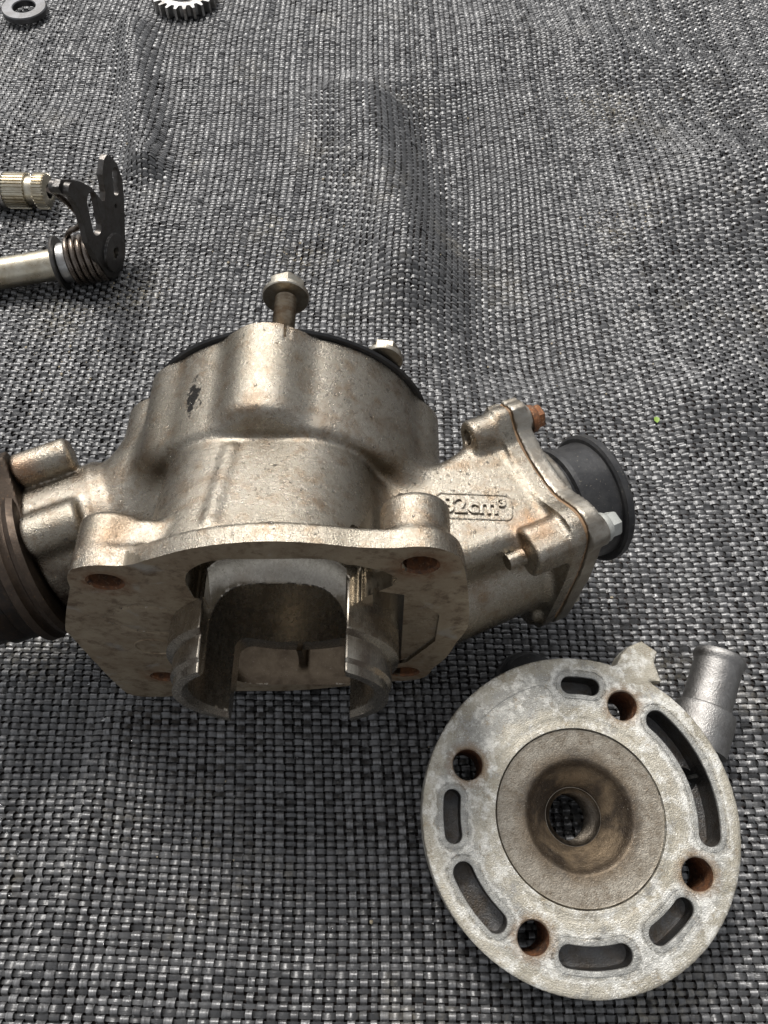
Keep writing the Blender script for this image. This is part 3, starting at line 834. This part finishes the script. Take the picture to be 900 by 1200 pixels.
bo = ipt(-0.3, -0.35, 0.0); bd = NI * 1.0 + E2 * -0.05 + E1 * 0.05
boot = lathe('rubber_boot', [(1.65, 0.7), (2.28, 0.72), (2.36, 0.80), (2.36, 1.12), (2.28, 1.20), (2.14, 1.24), (2.12, 1.42), (2.26, 1.48), (2.28, 1.66), (2.14, 1.72), (2.15, 2.4), (2.2, 2.97),
      (1.9, 3.0), (1.85, 1.0)], up(bo), bd, M['rubber'], cyl_root, 72, closed=True)
lathe('boot_rim', [(1.86, 2.95), (2.34, 2.95), (2.44, 3.02), (2.44, 3.24), (2.36, 3.34), (1.95, 3.34), (1.86, 3.27)], up(bo), bd, M['rubber'], boot, 72, closed=True)
boot['label'] = 'short black rubber carburettor boot with a raised rim'

def hexr(a0=0.0):
    def f(r, h, th):
        if r < 0: return np.full(th.shape, -r)
        a = (th + a0) % (math.pi / 3) - math.pi / 6
        return r * math.cos(math.pi / 6) / np.cos(a)
    return f
def bolt(name, o, d, parent, mats, r=0.36, flange=0.85, hexa=0.68, hexh=0.55, shank=1.3, thread=True, rot=0.0):
    """o: seat of the head, d: from the seat out through the head; negative radii are round, positive are hexagonal"""
    V1, F1_ = lathe_vf([(-1e-7, 0.0), (-flange * 0.97, 0.0), (-flange, 0.04), (-flange, 0.16), (-(hexa * 0.99), 0.26), (hexa, 0.27), (hexa, hexh), (hexa * 0.9, hexh + 0.08), (hexa * 0.5, hexh + 0.06), (1e-7, hexh + 0.03)],
                       o, d, 36, hexr(rot))
    hd = mesh_np(name, V1, F1_, mats[0], parent, 30)
    if shank > 0:
        prof = [(r * 0.9, 0.0)]
        n = int(shank / 0.15)
        if thread:
            for i in range(n):
                prof += [(r, -0.15 * (i + 0.25)), (r * 0.78, -0.15 * (i + 0.75))]
        prof += [(r * 0.8, -shank), (1e-7, -shank)]
        V2, F2_ = lathe_vf(prof, o, d, 24)
        mesh_np('threaded_shank', V2, F2_, mats[1], hd, 25)
    return hd
def hb(name, o, d, parent, mat, r, h, fl=None):
    return bolt(name, o, d, parent, (mat, mat), hexa=r, flange=fl or r * 1.12, hexh=h, shank=0)
b1 = hb('rusty_bolt', up(ipt(-2.35, 2.75, 0.84)), NI, cyl_root, M['rust_pale'], 0.45, 0.42); b1['label'] = 'rusty orange hex bolt head'
b2 = hb('white_bolt', up(ipt(2.3, 2.6, 0.84)), NI, cyl_root, M['white_zinc'], 0.44, 0.52); b2['label'] = 'chalky white corroded bolt head'
hb('lower_bolt', up(ipt(2.3, -2.3, 0.84)), NI, cyl_root, M['zinc'], 0.5, 0.45)

# far end: black gasket ring and two bolts
lathe('head_gasket', [(2.9, 8.52), (5.10, 8.52), (5.17, 8.58), (5.10, 8.66), (2.9, 8.66)], up((-0.2, 0, -0.4)), (0, 1, 0), M['rubber'], cyl_root, 96, closed=True)
bolt('flange_bolt', up((0.02, 10.2, 4.42)), (0.0, 1, 0.02), cyl_root, (M['dull_zinc'], M['thread']), r=0.37, flange=0.78, hexa=0.64, hexh=0.62, shank=1.9, rot=0.3)
bolt('side_bolt', up((3.28, 8.70, 3.05)), (0.12, 1, -0.02), cyl_root, (M['dull_zinc'], M['thread']), r=0.3, flange=0.66, hexa=0.55, hexh=0.5, shank=0)

# exhaust side: ring flange, pipe stub, bolts
ex = lathe('exhaust_ring', [(2.0, 0.03), (2.6, 0.03), (2.76, 0.10), (2.82, 0.30), (2.76, 0.46), (2.66, 0.52), (2.70, 0.62), (2.84, 0.72), (2.84, 0.98), (2.7, 1.06), (2.0, 0.97)],
      up(xpt(0.25, 0.05, 0)), NX, M['brown_steel'], cyl_root, 96, closed=True)
ex['label'] = 'dark oily double ring clamping the exhaust stub'
lathe('exhaust_pipe', [(2.1, 0.9), (2.5, 1.0), (2.54, 1.5), (2.44, 1.56), (2.5, 1.7), (2.5, 2.1), (2.35, 2.2), (2.3, 5.0), (2.1, 5.0), (2.0, 0.95)], up(xpt(0.25, 0.05, 0)), NX, M['pipe'], cyl_root, 72, closed=True)
def f_ear(p):
    q = p - MX; s, t, n = q @ F1, q @ F2, q @ NX
    d2 = np.minimum(sd_poly([(-2.6, 2.7), (-2.1, 3.05), (-1.5, 2.8), (1.2, 1.9), (1.2, 0.3), (-2.4, 0.6)], s, t), 9)
    return extr(d2 - 0.06, n, -0.04, 0.62, 0.08)
V, Q = dc(f_ear, (-11, 1, -4), (-6.5, 8.5, 3), 0.08)
mesh_np('exhaust_flange_ear', up(V), Q, M['brown_steel'], cyl_root, 35)
e1_ = hb('exhaust_bolt', up(xpt(-1.95, 2.45, 0.64)), NX, cyl_root, M['rust_pale'], 0.42, 0.45); e1_['label'] = 'rust-eaten exhaust bolt head'
lathe('stud_end', [(0.28, -0.4), (0.28, 0.9), (0.2, 0.98), (1e-7, 0.98)], up(xpt(2.75, -2.35, -0.9)), -NX + np.array([0, 0, -0.3]), M['steel'], cyl_root, 20)

# water droplets sitting on the casting
def droplets():
    Vc = np.array([v.co[:] for v in casting.data.vertices]) / S - np.array([0, 0, 6.9])
    Nn = np.array([v.normal[:] for v in casting.data.vertices])
    ok = np.where((Nn[:, 2] > 0.35) & (Vc[:, 1] > 0.25) & (Vc[:, 2] > 0.2) & ~((np.abs(Vc[:, 0]) < 3.6) & (Vc[:, 2] < 5.3 - 0.7 * Vc[:, 1]) & (Vc[:, 1] < 2.5)))[0]
    wgt = np.full(len(ok), 0.25)
    c = Vc[ok]
    wgt += 2.2 * np.exp(-(((c[:, 0] - 2.2) / 1.3) ** 2 + ((c[:, 1] - 6.6) / 1.4) ** 2))
    wgt += 1.2 * np.exp(-(((c[:, 0] - 0.7) / 1.4) ** 2 + ((c[:, 1] - 2.8) / 1.3) ** 2))
    wgt += 0.9 * np.exp(-(((c[:, 0] - 6.3) / 2.0) ** 2 + ((c[:, 1] - 4.6) / 1.8) ** 2))
    wgt += 0.8 * np.exp(-(((c[:, 0] + 3.2) / 0.8) ** 2 + ((c[:, 1] - 4.3) / 1.0) ** 2))
    pick = rng.choice(ok, 640, replace=False, p=wgt / wgt.sum())
    bm = bmesh.new(); bmesh.ops.create_icosphere(bm, subdivisions=2, radius=1.0)
    sv = np.array([v.co[:] for v in bm.verts]); sf = np.array([[v.index for v in f.verts] for f in bm.faces]); bm.free()
    VV = []; FF = []
    for i, k in enumerate(pick):
        r = float(np.clip(rng.lognormal(math.log(0.034), 0.35), 0.02, 0.075))
        x, y, z = frame(Nn[k])
        el = rng.uniform(0.8, 1.25); an = rng.uniform(0, 6.28)
        a = sv[:, 0] * r * el; b = sv[:, 1] * r / el
        a, b = a * math.cos(an) - b * math.sin(an), a * math.sin(an) + b * math.cos(an)
        h = np.where(sv[:, 2] > 0, sv[:, 2] * r * 0.55, sv[:, 2] * r * 0.3)
        VV.append(Vc[k] + np.outer(a, x) + np.outer(b, y) + np.outer(h, z)); FF.append(sf + i * len(sv))
    o = mesh_np('water_droplets', up(np.concatenate(VV)), np.concatenate(FF), M['water'], cyl_root, None)
    tag(o, 'tiny clear water droplets beaded on the casting', kind='stuff')
droplets()

# ------------------------------------------------------------------ the cylinder head
TILT = R(7)
HZ = 3.2                                   # height of the face centre above the ground
head_root = empty('cylinder_head', (6.45, 3.98, HZ), 'round pale corroded cylinder head lying face up with brown combustion bowl', 'engine part', (TILT, 0, 0))
HH = [(3.97, a) for a in (63, 156.3, -26, -117.2)]
SLOTS = [(4.25, 79.5, 89.5, 0.30, -1.1), (4.2, -8.0, 46.0, 0.36, -1.3), (4.22, 172.6, 187.7, 0.28, -1.1), (4.26, 203.5, 226.5, 0.33, -0.95), (4.1, -100.5, -77.5, 0.33, -0.8), (4.03, -58.5, -42.5, 0.32, -0.8)]
def arc_sd(X, Y, rc, a0, a1, hw_):
    am = R((a0 + a1) / 2); ah = R((a1 - a0) / 2)
    x = X * math.cos(am) + Y * math.sin(am); y = np.abs(-X * math.sin(am) + Y * math.cos(am))
    r = np.hypot(x, y); th = np.arctan2(y, x)
    return np.where(th < ah, np.abs(r - rc), np.hypot(x - rc * math.cos(ah), y - rc * math.sin(ah))) - hw_
def bowl_z(r):
    z = np.where(r < 2.74, -0.05 - 0.08 * np.clip((2.74 - r) / 1.0, 0, 1), 0.0)
    q = np.clip(1.78 - r, 0, None)
    return z - 1.0 * q - 0.25 * np.minimum(q, 0.9) ** 2
def f_head(p):
    X, Y, Z = p[:, 0], p[:, 1], p[:, 2]
    r = np.hypot(X, Y)
    body = extr(r - 5.2, Z, -1.5, 0.0, 0.0)
    body = smax(body, extr(r - 5.2, Z, -3.0, 0.0, 0.10), 0.03)
    tab = extr(sd_poly([(1.6, 4.6), (2.05, 5.35), (2.25, 5.55), (2.75, 5.75), (3.2, 5.4), (3.05, 5.05), (3.2, 4.4)], X, Y) - 0.05, Z, -1.1, 0.0, 0.06)
    body = smin(body, tab, 0.15)
    body = smin(body, cone_cap(p, (0, 0, -1.2), (0, 0, -2.0), 2.4, 1.5), 0.5)
    for rc, a in HH:
        body = smin(body, cyl(p, (rc * math.cos(R(a)), rc * math.sin(R(a)), -2.15), (rc * math.cos(R(a)), rc * math.sin(R(a)), -0.5), 0.8, 0.1), 0.3)
    body = smin(body, cone_cap(p, (3.6, 1.6, -1.5), (5.15, 2.9, -1.9), 0.9, 0.95), 0.4)
    # combustion bowl and locating step
    d = np.maximum(body, np.where(r < 2.9, 0.7 * np.minimum(Z - bowl_z(r) + 0.16, np.maximum(r * 0 + Z, 2.79 - r)), Z))
    d = np.maximum(d, -np.maximum(np.abs(r - 3.05) - 0.10, -0.02 - Z))
    d = np.maximum(d, -np.maximum(arc_sd(X, Y, 3.95, 105, 140, 0.42), -0.035 - Z))
    for rc, a0, a1, hw_, dep in SLOTS:
        sl = arc_sd(X, Y, rc, a0, a1, hw_)
        d = smax(d, -np.maximum(sl, dep - Z), 0.04)
        d = np.maximum(d, -np.maximum(np.abs(sl - 0.19) - 0.035, -0.03 - Z))
    # floor of the long slot opens further under the outlet
    d = np.maximum(d, -cyl(p, (4.0, 1.2, -3.0), (4.0, 1.2, -0.9), 0.42))
    for rc, a in HH:
        rr = np.hypot(X - rc * math.cos(R(a)), Y - rc * math.sin(R(a)))
        d = np.maximum(d, -(rr - 0.50))
        d = np.maximum(d, -(rr - 0.55 - Z))
    d = np.maximum(d, -(r - 0.92))
    return d
V, Q = dc(f_head, (-5.5, -5.5, -3.8), (6.4, 6.3, 0.25), 0.07)
C = V[Q].mean(1); rc_ = np.hypot(C[:, 0], C[:, 1])
slot = np.zeros(len(Q), int)
slot[(rc_ < 2.76) & (C[:, 2] > -1.6)] = 1
for rc, a in HH:
    rr = np.hypot(C[:, 0] - rc * math.cos(R(a)), C[:, 1] - rc * math.sin(R(a)))
    slot[(rr < 0.53) & (C[:, 2] < -0.05)] = 2
for rc, a0, a1, hw_, dep in SLOTS:
    slot[(arc_sd(C[:, 0], C[:, 1], rc, a0, a1, hw_) < 0.03) & (C[:, 2] < -0.10)] = 3
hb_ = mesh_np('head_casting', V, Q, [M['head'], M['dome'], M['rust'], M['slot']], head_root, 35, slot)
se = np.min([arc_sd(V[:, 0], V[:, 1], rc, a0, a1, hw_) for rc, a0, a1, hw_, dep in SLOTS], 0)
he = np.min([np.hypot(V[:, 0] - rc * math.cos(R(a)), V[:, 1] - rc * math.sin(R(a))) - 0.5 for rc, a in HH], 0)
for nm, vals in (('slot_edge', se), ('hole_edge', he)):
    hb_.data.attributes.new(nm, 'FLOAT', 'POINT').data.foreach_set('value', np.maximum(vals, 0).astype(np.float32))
rs_ = np.concatenate([[2.785, 2.76, 2.73], np.linspace(2.70, 1.95, 10), np.linspace(1.9, 1.6, 9), np.linspace(1.5, 0.94, 9)])
zs_ = np.concatenate([[-0.5, -0.10, -0.045], bowl_z(rs_[3:])])
kk = np.array([0.25, 0.5, 0.25]); zs_[5:-1] = np.convolve(zs_[4:], kk, 'valid')
lathe('combustion_chamber', list(zip(rs_, zs_)) + [(0.92, -1.8), (2.6, -1.8)], (0, 0, 0), (0, 0, 1), M['dome'], head_root, 144, closed=True, sharp=50)
# spark plug thread
prof = [(0.86, -0.62), (0.90, -0.80), (0.84, -0.80)]
prof = [(1.0, -1.20), (0.96, -1.13), (0.93, -1.13), (0.88, -1.20)]
z_ = -1.28
while z_ > -3.0:
    prof += [(0.78, z_), (0.88, z_ - 0.075)]; z_ -= 0.15
prof += [(0.88, -3.05), (1.0, -3.05)]
lathe('spark_plug_thread', prof, (0, 0, 0), (0, 0, 1), M['plug_thread'], head_root, 64, closed=True, sharp=20)
# water outlet spout
so = np.array([5.05, 3.0, -1.75]); sdir = np.array([0.40, 0.90, 0.02])
lathe('water_outlet', [(0.55, -0.8), (1.12, -0.8), (1.12, 0.55), (1.06, 0.72), (0.90, 0.80), (0.88, 1.0), (0.87, 2.45), (0.90, 2.58), (0.95, 2.68), (0.95, 2.80), (0.90, 2.90), (0.70, 2.92), (0.68, -0.2)],
      so, sdir, M['outlet'], head_root, 56, closed=True)

# ------------------------------------------------------------------ small black rubber cap behind the head
cap = empty('rubber_cap', (5.75, 9.35, 0.0), 'small black rubber cap peeking out behind the cylinder head', 'cap')
lathe('cap_body', [(1.15, 0.05), (1.2, 0.3), (1.1, 0.75), (0.95, 0.95), (0.6, 1.02), (1e-7, 1.02)], (0, 0, 0), (0, 0, 1), M['rubber'], cap, 40)
lathe('cap_lip', [(1.1, 0.03), (1.32, 0.05), (1.36, 0.14), (1.3, 0.24), (1.1, 0.25)], (0, 0, 0), (0, 0, 1), M['rubber'], cap, 40, closed=True)

# ------------------------------------------------------------------ shift shaft with return spring and lever plate
PN = np.array([math.cos(R(-14)), math.sin(R(-14)), 0.0]); PT = np.array([-PN[1], PN[0], 0.0])
PB = np.array([-14.6, 32.3, 0.0])
sh = empty('shift_shaft', PB, 'dark steel shift shaft with coil return spring and slotted lever plate', 'shaft')
sh['label'] = 'dark steel lever plate on a shaft with coil return spring'
def pl(s, z, n=0.0): return PT * s + np.array([0, 0, z]) + PN * n
POLY = [(2.14, 5.59), (2.45, 5.62), (2.76, 5.31), (3.03, 4.69), (3.02, 3.79), (2.62, 2.94), (1.85, 1.75), (1.35, 0.95), (0.95, 0.45), (0.35, 0.12), (-0.2, 0.12), (-0.65, 0.4), (-1.02, 0.95),
        (-1.26, 2.2), (-1.42, 3.43), (-1.16, 4.26), (-1.09, 5.2), (-1.2, 5.9), (-1.77, 6.6), (-1.85, 6.95), (-1.5, 7.05), (-0.94, 6.65), (-0.23, 6.04), (0.39, 5.25), (0.77, 4.18), (1.05, 4.0), (1.35, 4.3), (1.61, 5.15)]
def f_lever(p):
    s, n, z = p @ PT, p @ PN, p[:, 2]
    d2 = sd_poly(POLY, s, z) - 0.04
    d2 = np.maximum(d2, -(np.hypot(s - 0.2, z - 1.43) - 0.28))
    sl = cone_cap(np.stack([s, z, s * 0], 1), (2.66, 4.50, 0), (2.25, 3.75, 0), 0.28, 0.26); d2 = np.maximum(d2, -sl)
    sl = cone_cap(np.stack([s, z, s * 0], 1), (0.05, 4.75, 0), (-0.3, 3.5, 0), 0.44, 0.42); d2 = np.maximum(d2, -sl)
    d2 = np.maximum(d2, -(np.hypot(s - 1.74, z - 3.2) - 0.11))
    d = extr(d2, n, -0.16, 0.16, 0.03)
    return smin(d, extr(np.maximum(np.hypot(s - 0.2, z - 1.43) - 1.0, 0.28 - np.hypot(s - 0.2, z - 1.43)), n, -0.2, 0.30, 0.05), 0.05)
V, Q = dc(f_lever, (-1.6, -3.0, -0.2), (1.6, 4.4, 7.5), 0.055)
mesh_np('lever_plate', V, Q, M['dark_steel'], sh, 35)
ax0 = np.array([0, 0, 1.4]); axd = np.array([-1.0, -0.16, -0.075]); axd /= np.linalg.norm(axd)
lathe('shaft_rod', [(0.3, -0.2), (0.72, 0.1), (0.72, 2.6), (0.80, 2.62), (0.80, 12.0), (0.7, 12.1), (1e-7, 12.1)], ax0, axd, M['shaft'], sh, 40)
lathe('collar_washer', [(0.8, 2.55), (1.38, 2.55), (1.42, 2.62), (1.38, 2.70), (0.8, 2.70)], ax0, axd, M['dark_steel'], sh, 48, closed=True)
lathe('bush', [(0.72, 1.9), (1.0, 1.9), (1.02, 2.5), (0.8, 2.54)], ax0, axd, M['steel'], sh, 40, closed=True)
xx_, yy_, zz_ = frame(axd)
P = []
for k in range(0, 36 * 5 + 1):
    a = k / 36 * 2 * math.pi + 2.2
    P.append(ax0 + axd * (0.30 + 1.65 * k / 180) + (xx_ * math.cos(a) + yy_ * math.sin(a)) * 1.12)
last = P[-1]
tail_ = [np.array([-1.75, 0.25, 2.7]), np.array([-1.25, 0.2, 3.0]), np.array([-0.85, 0.1, 3.4]), np.array([-0.75, -0.1, 4.1]), np.array([-0.8, -0.5, 5.0]), np.array([-1.0, -0.9, 5.9]), np.array([-1.0, -1.4, 6.5])]
def catmull(pts, k=6):
    pts = [np.asarray(q, float) for q in pts]; pts = [2 * pts[0] - pts[1]] + pts + [2 * pts[-1] - pts[-2]]
    out = []
    for i in range(1, len(pts) - 2):
        a, b, c, d = pts[i - 1:i + 3]
        for t in np.linspace(0, 1, k, endpoint=False):
            out.append(0.5 * (2 * b + (c - a) * t + (2 * a - 5 * b + 4 * c - d) * t * t + (-a + 3 * b - 3 * c + d) * t ** 3))
    out.append(pts[-2]); return out
tube_path('return_spring', P, 0.165, M['spring'], sh, 10)
tube_path('spring_leg', catmull([last] + tail_), 0.14, M['spring'], sh, 10)
lathe('stop_pin', [(0.30, -0.5), (0.30, 0.5), (0.24, 0.56), (1e-7, 0.56)], pl(-1.45, 6.6), -PN, M['dark_steel'], sh, 24)

# ------------------------------------------------------------------ splined shaft end
sp = empty('splined_shaft', (-19.2, 38.0, 0.0), 'bright round shaft end with two bands of worn splines, behind the lever', 'shaft')
def spl(r, h, th):
    if r < 0: return np.full(th.shape, -r)
    return r + 0.05 * np.sign(np.sin(30 * th)) * 0.9
sd_ = np.array([-1.0, 0.03, 0.0])
lathe('spline_band', [(-0.4, 0.0), (-0.9, 0.03), (0.94, 0.08), (0.94, 0.65), (-0.8, 0.70), (-0.8, 1.12), (0.94, 1.16), (0.94, 2.35), (-0.88, 2.4)], (0, 0, 1.0), sd_, M['shaft'], sp, 240, spl, sharp=30)
lathe('shaft_body', [(0.85, 2.38), (1.0, 2.42), (1.02, 2.6), (0.95, 2.66), (1.05, 2.75), (1.05, 9.0), (1e-7, 9.05)], (0, 0, 1.0), sd_, M['steel'], sp, 48)

# ------------------------------------------------------------------ washer and gear at the far edge
ws = lathe('washer', [(0.78, 0.12), (0.84, 0.06), (1.48, 0.06), (1.56, 0.14), (1.56, 0.44), (1.50, 0.52), (0.84, 0.52), (0.78, 0.46)], (0, 0, 0), (0.02, -0.03, 1), M['washer'], None, 64, closed=True)
ws.location = Vector((-25.5, 58.2, 0.28)) * S
tag(ws, 'thick grey steel washer lying flat near the far left edge', 'washer')
gr = empty('gear', (-14.3, 59.6, 0.3), 'small pale steel spur gear lying flat at the far edge', 'gear')
NT = 22
out = []
for k in range(NT):
    for f_, r_ in ((-0.30, 1.86), (-0.13, 2.32), (0.13, 2.32), (0.30, 1.86)):
        a = (k + f_) / NT * 2 * math.pi; out.append((r_ * math.cos(a), r_ * math.sin(a)))
n_ = len(out)
Vg = [(x, y, 0.0) for x, y in out] + [(x, y, 0.75) for x, y in out]
inn = [(1.0 * math.cos(math.atan2(y, x)), 1.0 * math.sin(math.atan2(y, x))) for x, y in out]
Vg += [(x, y, 0.0) for x, y in inn] + [(x, y, 0.75) for x, y in inn]
Fg = []
for k in range(n_):
    j = (k + 1) % n_
    Fg += [(k, j, n_ + j, n_ + k), (n_ + k, n_ + j, 3 * n_ + j, 3 * n_ + k), (2 * n_ + j, 2 * n_ + k, 3 * n_ + k, 3 * n_ + j), (j, k, 2 * n_ + k, 2 * n_ + j)]
gb = mesh_np('gear_body', Vg, Fg, M['steel'], gr, 30)
lathe('gear_hub', [(0.8, 0.05), (1.25, 0.05), (1.25, 0.9), (1.18, 0.97), (0.85, 0.97), (0.8, 0.9)], (0, 0, 0), (0, 0, 1), M['steel'], gr, 40, closed=True)

# ------------------------------------------------------------------ tiny green leaf scrap
P = [(0, -0.17, 0), (0.12, -0.06, 0.03), (0.14, 0.08, 0.05), (0.02, 0.2, 0.02), (-0.12, 0.1, 0.05), (-0.13, -0.06, 0.04), (0, 0.02, 0.0)]
lv = mesh_np('leaf_scrap', P + [(a, b, c - 0.015) for a, b, c in P],
             [(6, i, (i + 1) % 6) for i in range(6)] + [(13, 7 + (i + 1) % 6, 7 + i) for i in range(6)] + [(i, 7 + i, 7 + (i + 1) % 6, (i + 1) % 6) for i in range(6)], M['leaf'], None, 60)
lv.location = Vector((13.14, 22.37, float(hgt(np.array([13.14]), np.array([22.37]))[0]) + 0.12)) * S
tag(lv, 'tiny bright green leaf scrap lying on the fabric', 'leaf')

# ------------------------------------------------------------------ grit and water beads on the fabric
def scatter(name, pts, rad, squash, mat, label, sub=1):
    bm = bmesh.new(); bmesh.ops.create_icosphere(bm, subdivisions=sub, radius=1.0)
    sv = np.array([v.co[:] for v in bm.verts]); sf = np.array([[v.index for v in f.verts] for f in bm.faces]); bm.free()
    VV = []; FF = []
    z = hgt(pts[:, 0], pts[:, 1]) + 0.095
    for i in range(len(pts)):
        q = sv * rad[i] * (1 + 0.25 * rng.standard_normal(3)) * np.array([1, 1, squash])
        if sub == 1: q = q * (1 + 0.18 * rng.standard_normal((len(sv), 1)))
        VV.append(q + np.array([pts[i, 0], pts[i, 1], z[i]])); FF.append(sf + i * len(sv))
    o = mesh_np(name, np.concatenate(VV), np.concatenate(FF), mat, None, None)
    return tag(o, label, kind='stuff')
gp = []
for cx, cy, sx_, sy_, k in ((-4.8, 34.5, 1.6, 1.4, 60), (13.5, 36.5, 1.2, 0.8, 45), (10.2, 31.6, 0.7, 0.5, 25), (-13.0, 31.0, 1.4, 1.0, 45), (13.5, 47, 3.0, 1.2, 40), (-16.5, 26.0, 1.5, 1.2, 40), (0, 30, 18, 16, 130)):
    gp.append(np.stack([rng.normal(cx, sx_, k), rng.normal(cy, sy_, k)], 1))
gp = np.concatenate(gp)
gm = Mat('pale_grit', Roughness=0.8); gm.set('Base Color', gm.mix(gm.noise(4, 3), (0.42, 0.36, 0.25), (0.24, 0.20, 0.14)))
scatter('sand_grains', gp, np.clip(rng.lognormal(math.log(0.035), 0.4, len(gp)), 0.015, 0.08), 0.7, gm.m, 'pale sand grains scattered on the dark fabric')
wp = np.stack([rng.uniform(-16, 18, 420), np.abs(rng.normal(0, 14, 420)) - 2], 1)
wp = wp[~((np.abs(wp[:, 0] + 1) < 9) & (wp[:, 1] > 8) & (wp[:, 1] < 18)) & (np.hypot(wp[:, 0] - 6.5, wp[:, 1] - 4.1) > 5.6)]
scatter('water_beads', wp, np.clip(rng.lognormal(math.log(0.04), 0.35, len(wp)), 0.02, 0.09), 0.6, M['water'], 'tiny clear water beads on the dark fabric', 2)
